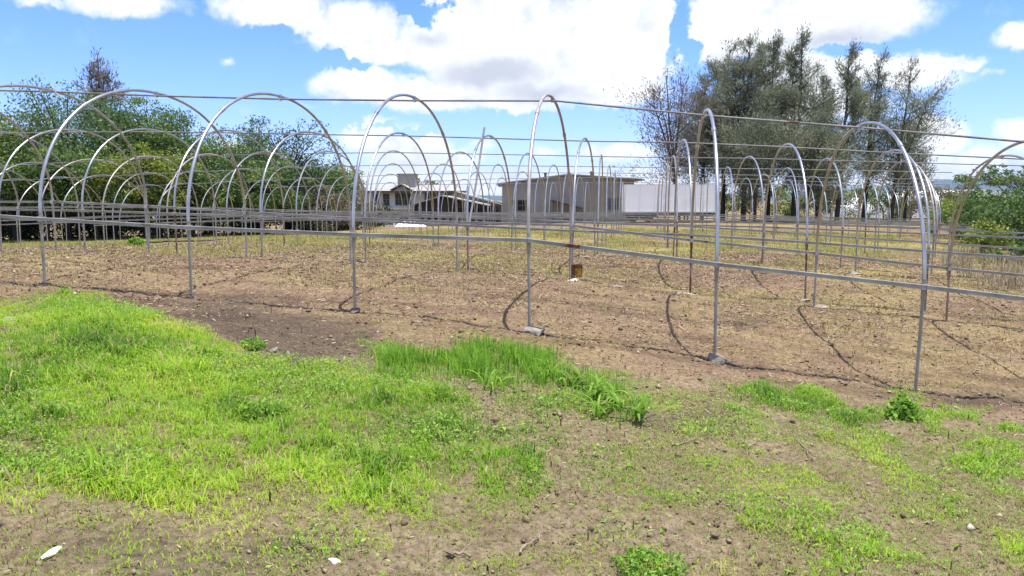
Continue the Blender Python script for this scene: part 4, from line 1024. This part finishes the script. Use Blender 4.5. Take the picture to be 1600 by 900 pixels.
# --- mountains
def mountain(name, Y, prof, depth, label):
    V = []; n = 140; m = 16; px = np.linspace(prof[0][0], prof[-1][0], n)
    yy = np.interp(px, [p[0] for p in prof], [p[1] for p in prof])
    for j in range(m):
        v = j / (m - 1)
        for i in range(n):
            h = zat(yy[i], Y) + 30; rough = (fbm(np.array([px[i] * .03]), np.array([v * 4.0]), 3, 4)[0] - .5) * .5 * (1 - v)
            V.append((ray(px[i], 313)[0] * Y * (1 + .0 * v), Y - depth * (1 - v) + 600 * rough, -30 + h * (v ** .8 * (1 + rough))))
    me = mesh_np(name, V, [[j * n + i, j * n + i + 1, (j + 1) * n + i + 1, (j + 1) * n + i] for j in range(m - 1) for i in range(n - 1)], None, None, True)
    tag(link(name, me, simple('mountain_forest', (.06, .075, .045), .95, 0, .4, .004)), label, 'mountain', kind='structure')
mountain('mountain', 9000, [(-300, 306), (200, 300), (560, 303), (800, 306), (1050, 304), (1250, 300), (1390, 291), (1430, 283), (1480, 281), (1530, 280), (1580, 279), (1650, 284), (1800, 292), (2000, 300)], 2500, 'long low mountain ridge on the horizon')
HAZE = True
if HAZE:
    mb = MB(); mb.box(-9000, 9000, -400, 11000, -90, 420)
    mh = bpy.data.materials.new('air_haze'); mh.use_nodes = True; t = mh.node_tree; t.nodes.remove(t.nodes['Principled BSDF'])
    pv = t.nodes.new('ShaderNodeVolumePrincipled'); pv.inputs['Color'].default_value = (.42, .62, 1, 1); pv.inputs['Density'].default_value = 4.5e-5; pv.inputs['Anisotropy'].default_value = .2
    t.links.new(pv.outputs[0], t.nodes['Material Output'].inputs['Volume'])
    tag(link('haze', mb.mesh('haze'), mh), 'pale haze of the air over the land', 'haze', kind='stuff')

# ------------------------------------------------------------------ sky and sun
SUN_DIR = Vector((.155, -.03, 1)).normalized()
world = bpy.data.worlds.new('World'); scene.world = world; world.use_nodes = True
wt = NT(world.node_tree); bg = world.node_tree.nodes['Background']
sky = wt.n('ShaderNodeTexSky', sky_type='NISHITA', sun_disc=False)
sky.sun_elevation = math.asin(SUN_DIR.z); sky.sun_rotation = math.atan2(SUN_DIR.x, SUN_DIR.y)
sky.air_density = 1.0; sky.dust_density = .3; sky.ozone_density = 3.0
dirv = wt.n('ShaderNodeTexCoord').outputs['Generated']
sp = wt.n('ShaderNodeSeparateXYZ'); wt.set(sp.inputs[0], dirv)
azn = wt.math('ARCTAN2', sp.outputs[0], sp.outputs[1]); eln = wt.math('ARCSINE', sp.outputs[2])
cv = wt.n('ShaderNodeCombineXYZ'); wt.set(cv.inputs[0], azn); wt.set(cv.inputs[1], eln)
warp = wt.noise(9, 5, .62, dirv); warp2 = wt.noise(34, 4, .6, dirv)
def vm(op, a, b):
    nd = wt.n('ShaderNodeVectorMath', operation=op); wt.set(nd.inputs[0], a); wt.set(nd.inputs[1], b); return nd.outputs[0]
wv = vm('ADD', vm('MULTIPLY', vm('SUBTRACT', warp.outputs['Color'], (.5, .5, .5)), (.055, .04, 0)), vm('MULTIPLY', vm('SUBTRACT', warp2.outputs['Color'], (.5, .5, .5)), (.03, .022, 0)))
cvw = vm('ADD', cv.outputs[0], wv)
def ae(x, y):
    a, t = ray(x, y); return math.atan(a), math.atan(t / math.hypot(1, a))
def blob_field(blobs, vec):
    out = None
    for x, y, rx, ry, k in blobs:
        a, e = ae(x, y); sx, sy = F / rx * .9, F / ry
        ln = wt.n('ShaderNodeVectorMath', operation='LENGTH'); wt.set(ln.inputs[0], vm('MULTIPLY', vm('SUBTRACT', vec, (a, e, 0)), (sx, sy, 0)))
        v = wt.math('MULTIPLY', wt.math('SUBTRACT', 1, ln.outputs['Value']), k)
        out = v if out is None else wt.math('MAXIMUM', out, v)
    return out
CLOUDS = [(430, 12, 100, 42, 1), (545, 45, 110, 50, 1), (590, 85, 70, 30, 1), (740, 20, 70, 50, 1), (820, 60, 190, 105, 1.4), (965, 65, 100, 100, 1.4), (700, 75, 90, 50, 1.1),
          (562, 135, 82, 32, 1.1), (640, 150, 60, 22, 1), (760, 150, 190, 34, 1.1), (950, 135, 100, 40, 1.1),
          (1150, 30, 100, 65, 1.2), (1290, 20, 150, 62, 1.2), (1110, 85, 50, 40, .9), (1200, 85, 80, 50, 1), (1300, 118, 190, 42, 1), (1420, 105, 70, 26, 1), (1482, 93, 58, 14, .9), (1250, 160, 130, 50, .9),
          (595, 215, 70, 42, 1.1), (660, 235, 100, 42, 1.1), (600, 285, 140, 30, .9), (760, 285, 220, 30, .8), (845, 238, 30, 14, .7), (960, 238, 80, 22, .9), (1000, 290, 200, 34, .9), (740, 225, 40, 12, .5),
          (1450, 192, 36, 16, .8), (1462, 218, 46, 34, 1), (1520, 265, 170, 34, 1.1), (1605, 205, 34, 30, .9), (1595, 55, 32, 22, .9), (200, 2, 95, 24, .7), (60, -3, 60, 12, .5), (352, 103, 18, 13, .45),
          (370, 234, 50, 12, .6), (60, 300, 200, 40, .6), (480, 165, 60, 8, .2), (1556, 107, 20, 8, .35), (250, 275, 260, 30, .5)]
cf = blob_field(CLOUDS, cvw)
det = wt.noise(22, 7, .62, dirv).outputs[0]; det2 = wt.noise(5, 5, .6, dirv).outputs[0]
# scattered cumulus over the rest of the sky, outside this view, thickened to add neutral fill light
els = wt.rng(eln, .26, .45); back = wt.rng(wt.math('ABSOLUTE', azn), .68, .95)
other = wt.math('MULTIPLY', wt.math('MAXIMUM', els, back), wt.math('MULTIPLY', wt.math('SUBTRACT', det2, .44), 5.0))
dens = wt.math('ADD', wt.math('MAXIMUM', cf, other), wt.math('MULTIPLY', wt.math('SUBTRACT', det, .5), .75))
GAPS = [(1066, 50, 24, 60, .85), (1085, 115, 34, 34, .8), (668, 22, 36, 16, 1.0), (530, 105, 90, 14, .7), (1000, 180, 60, 16, .7), (640, 195, 130, 10, .8), (900, 195, 160, 14, .8), (1170, 95, 26, 30, .7), (1345, 80, 50, 10, .5), (420, 60, 40, 20, .5), (700, 215, 40, 22, .5), (1390, 150, 60, 12, .6)]
dens = wt.math('SUBTRACT', dens, wt.math('MAXIMUM', blob_field(GAPS, vm('ADD', cv.outputs[0], vm('MULTIPLY', wv, (2.2, 2.2, 0)))), 0.0))
cov = wt.rng(dens, .06, .50)
GREY = [(775, 118, 110, 36, 1), (680, 60, 60, 26, .55), (850, 150, 120, 26, .8), (1310, 62, 110, 26, .8), (1180, 95, 90, 40, .7), (640, 250, 120, 30, .35), (1500, 290, 120, 18, .3), (1240, 120, 80, 40, .5), (1360, 135, 60, 16, .4)]
gf = blob_field(GREY, cvw)
shade = wt.math('MULTIPLY', wt.rng(wt.math('ADD', gf, wt.math('MULTIPLY', wt.math('SUBTRACT', det, .5), .5)), -.05, .8), wt.rng(dens, .1, .5))
lit = wt.ramp(det, [(.32, (4.4, 4.65, 5.05)), (.52, (6.2, 6.25, 6.3))])
ccol = wt.mix(shade, lit, c3(3.5, 3.7, 4.15))
hs = wt.n('ShaderNodeHueSaturation', ins={'Saturation': 1.22, 'Value': 1.28, 'Color': sky.outputs[0]})
fin = wt.mix(cov, wt.mix(1.0, hs.outputs[0], c3(.66, .69, 1.03), 'MULTIPLY'), ccol)
wt.set(bg.inputs['Color'], fin); bg.inputs['Strength'].default_value = .10
sun = bpy.data.lights.new('Sun', 'SUN'); sun.energy = 4.2; sun.angle = math.radians(.53); sun.color = (1, .965, .91)
so = bpy.data.objects.new('Sun', sun); COL.objects.link(so); so.rotation_euler = SUN_DIR.to_track_quat('Z', 'Y').to_euler()

# ------------------------------------------------------------------ camera and output
cam = bpy.data.cameras.new('Camera'); co = bpy.data.objects.new('Camera', cam); COL.objects.link(co)
cam.sensor_fit = 'HORIZONTAL'; cam.sensor_width = 36; cam.lens = 36 * F / 1600; cam.clip_start = .05; cam.clip_end = 60000
co.location = (0, 0, 0); co.rotation_euler = (math.pi / 2 - PITCH, 0, 0)
scene.camera = co
vs = scene.view_settings; vs.view_transform = 'Standard'; vs.look = 'None'; vs.gamma = 1; vs.exposure = 1.0; vs.use_curve_mapping = False
scene.cycles.max_bounces = 6; scene.cycles.volume_bounces = 0; scene.cycles.diffuse_bounces = 3; scene.cycles.transparent_max_bounces = 8
scene.cycles.use_denoising = True; scene.cycles.sample_clamp_indirect = 8
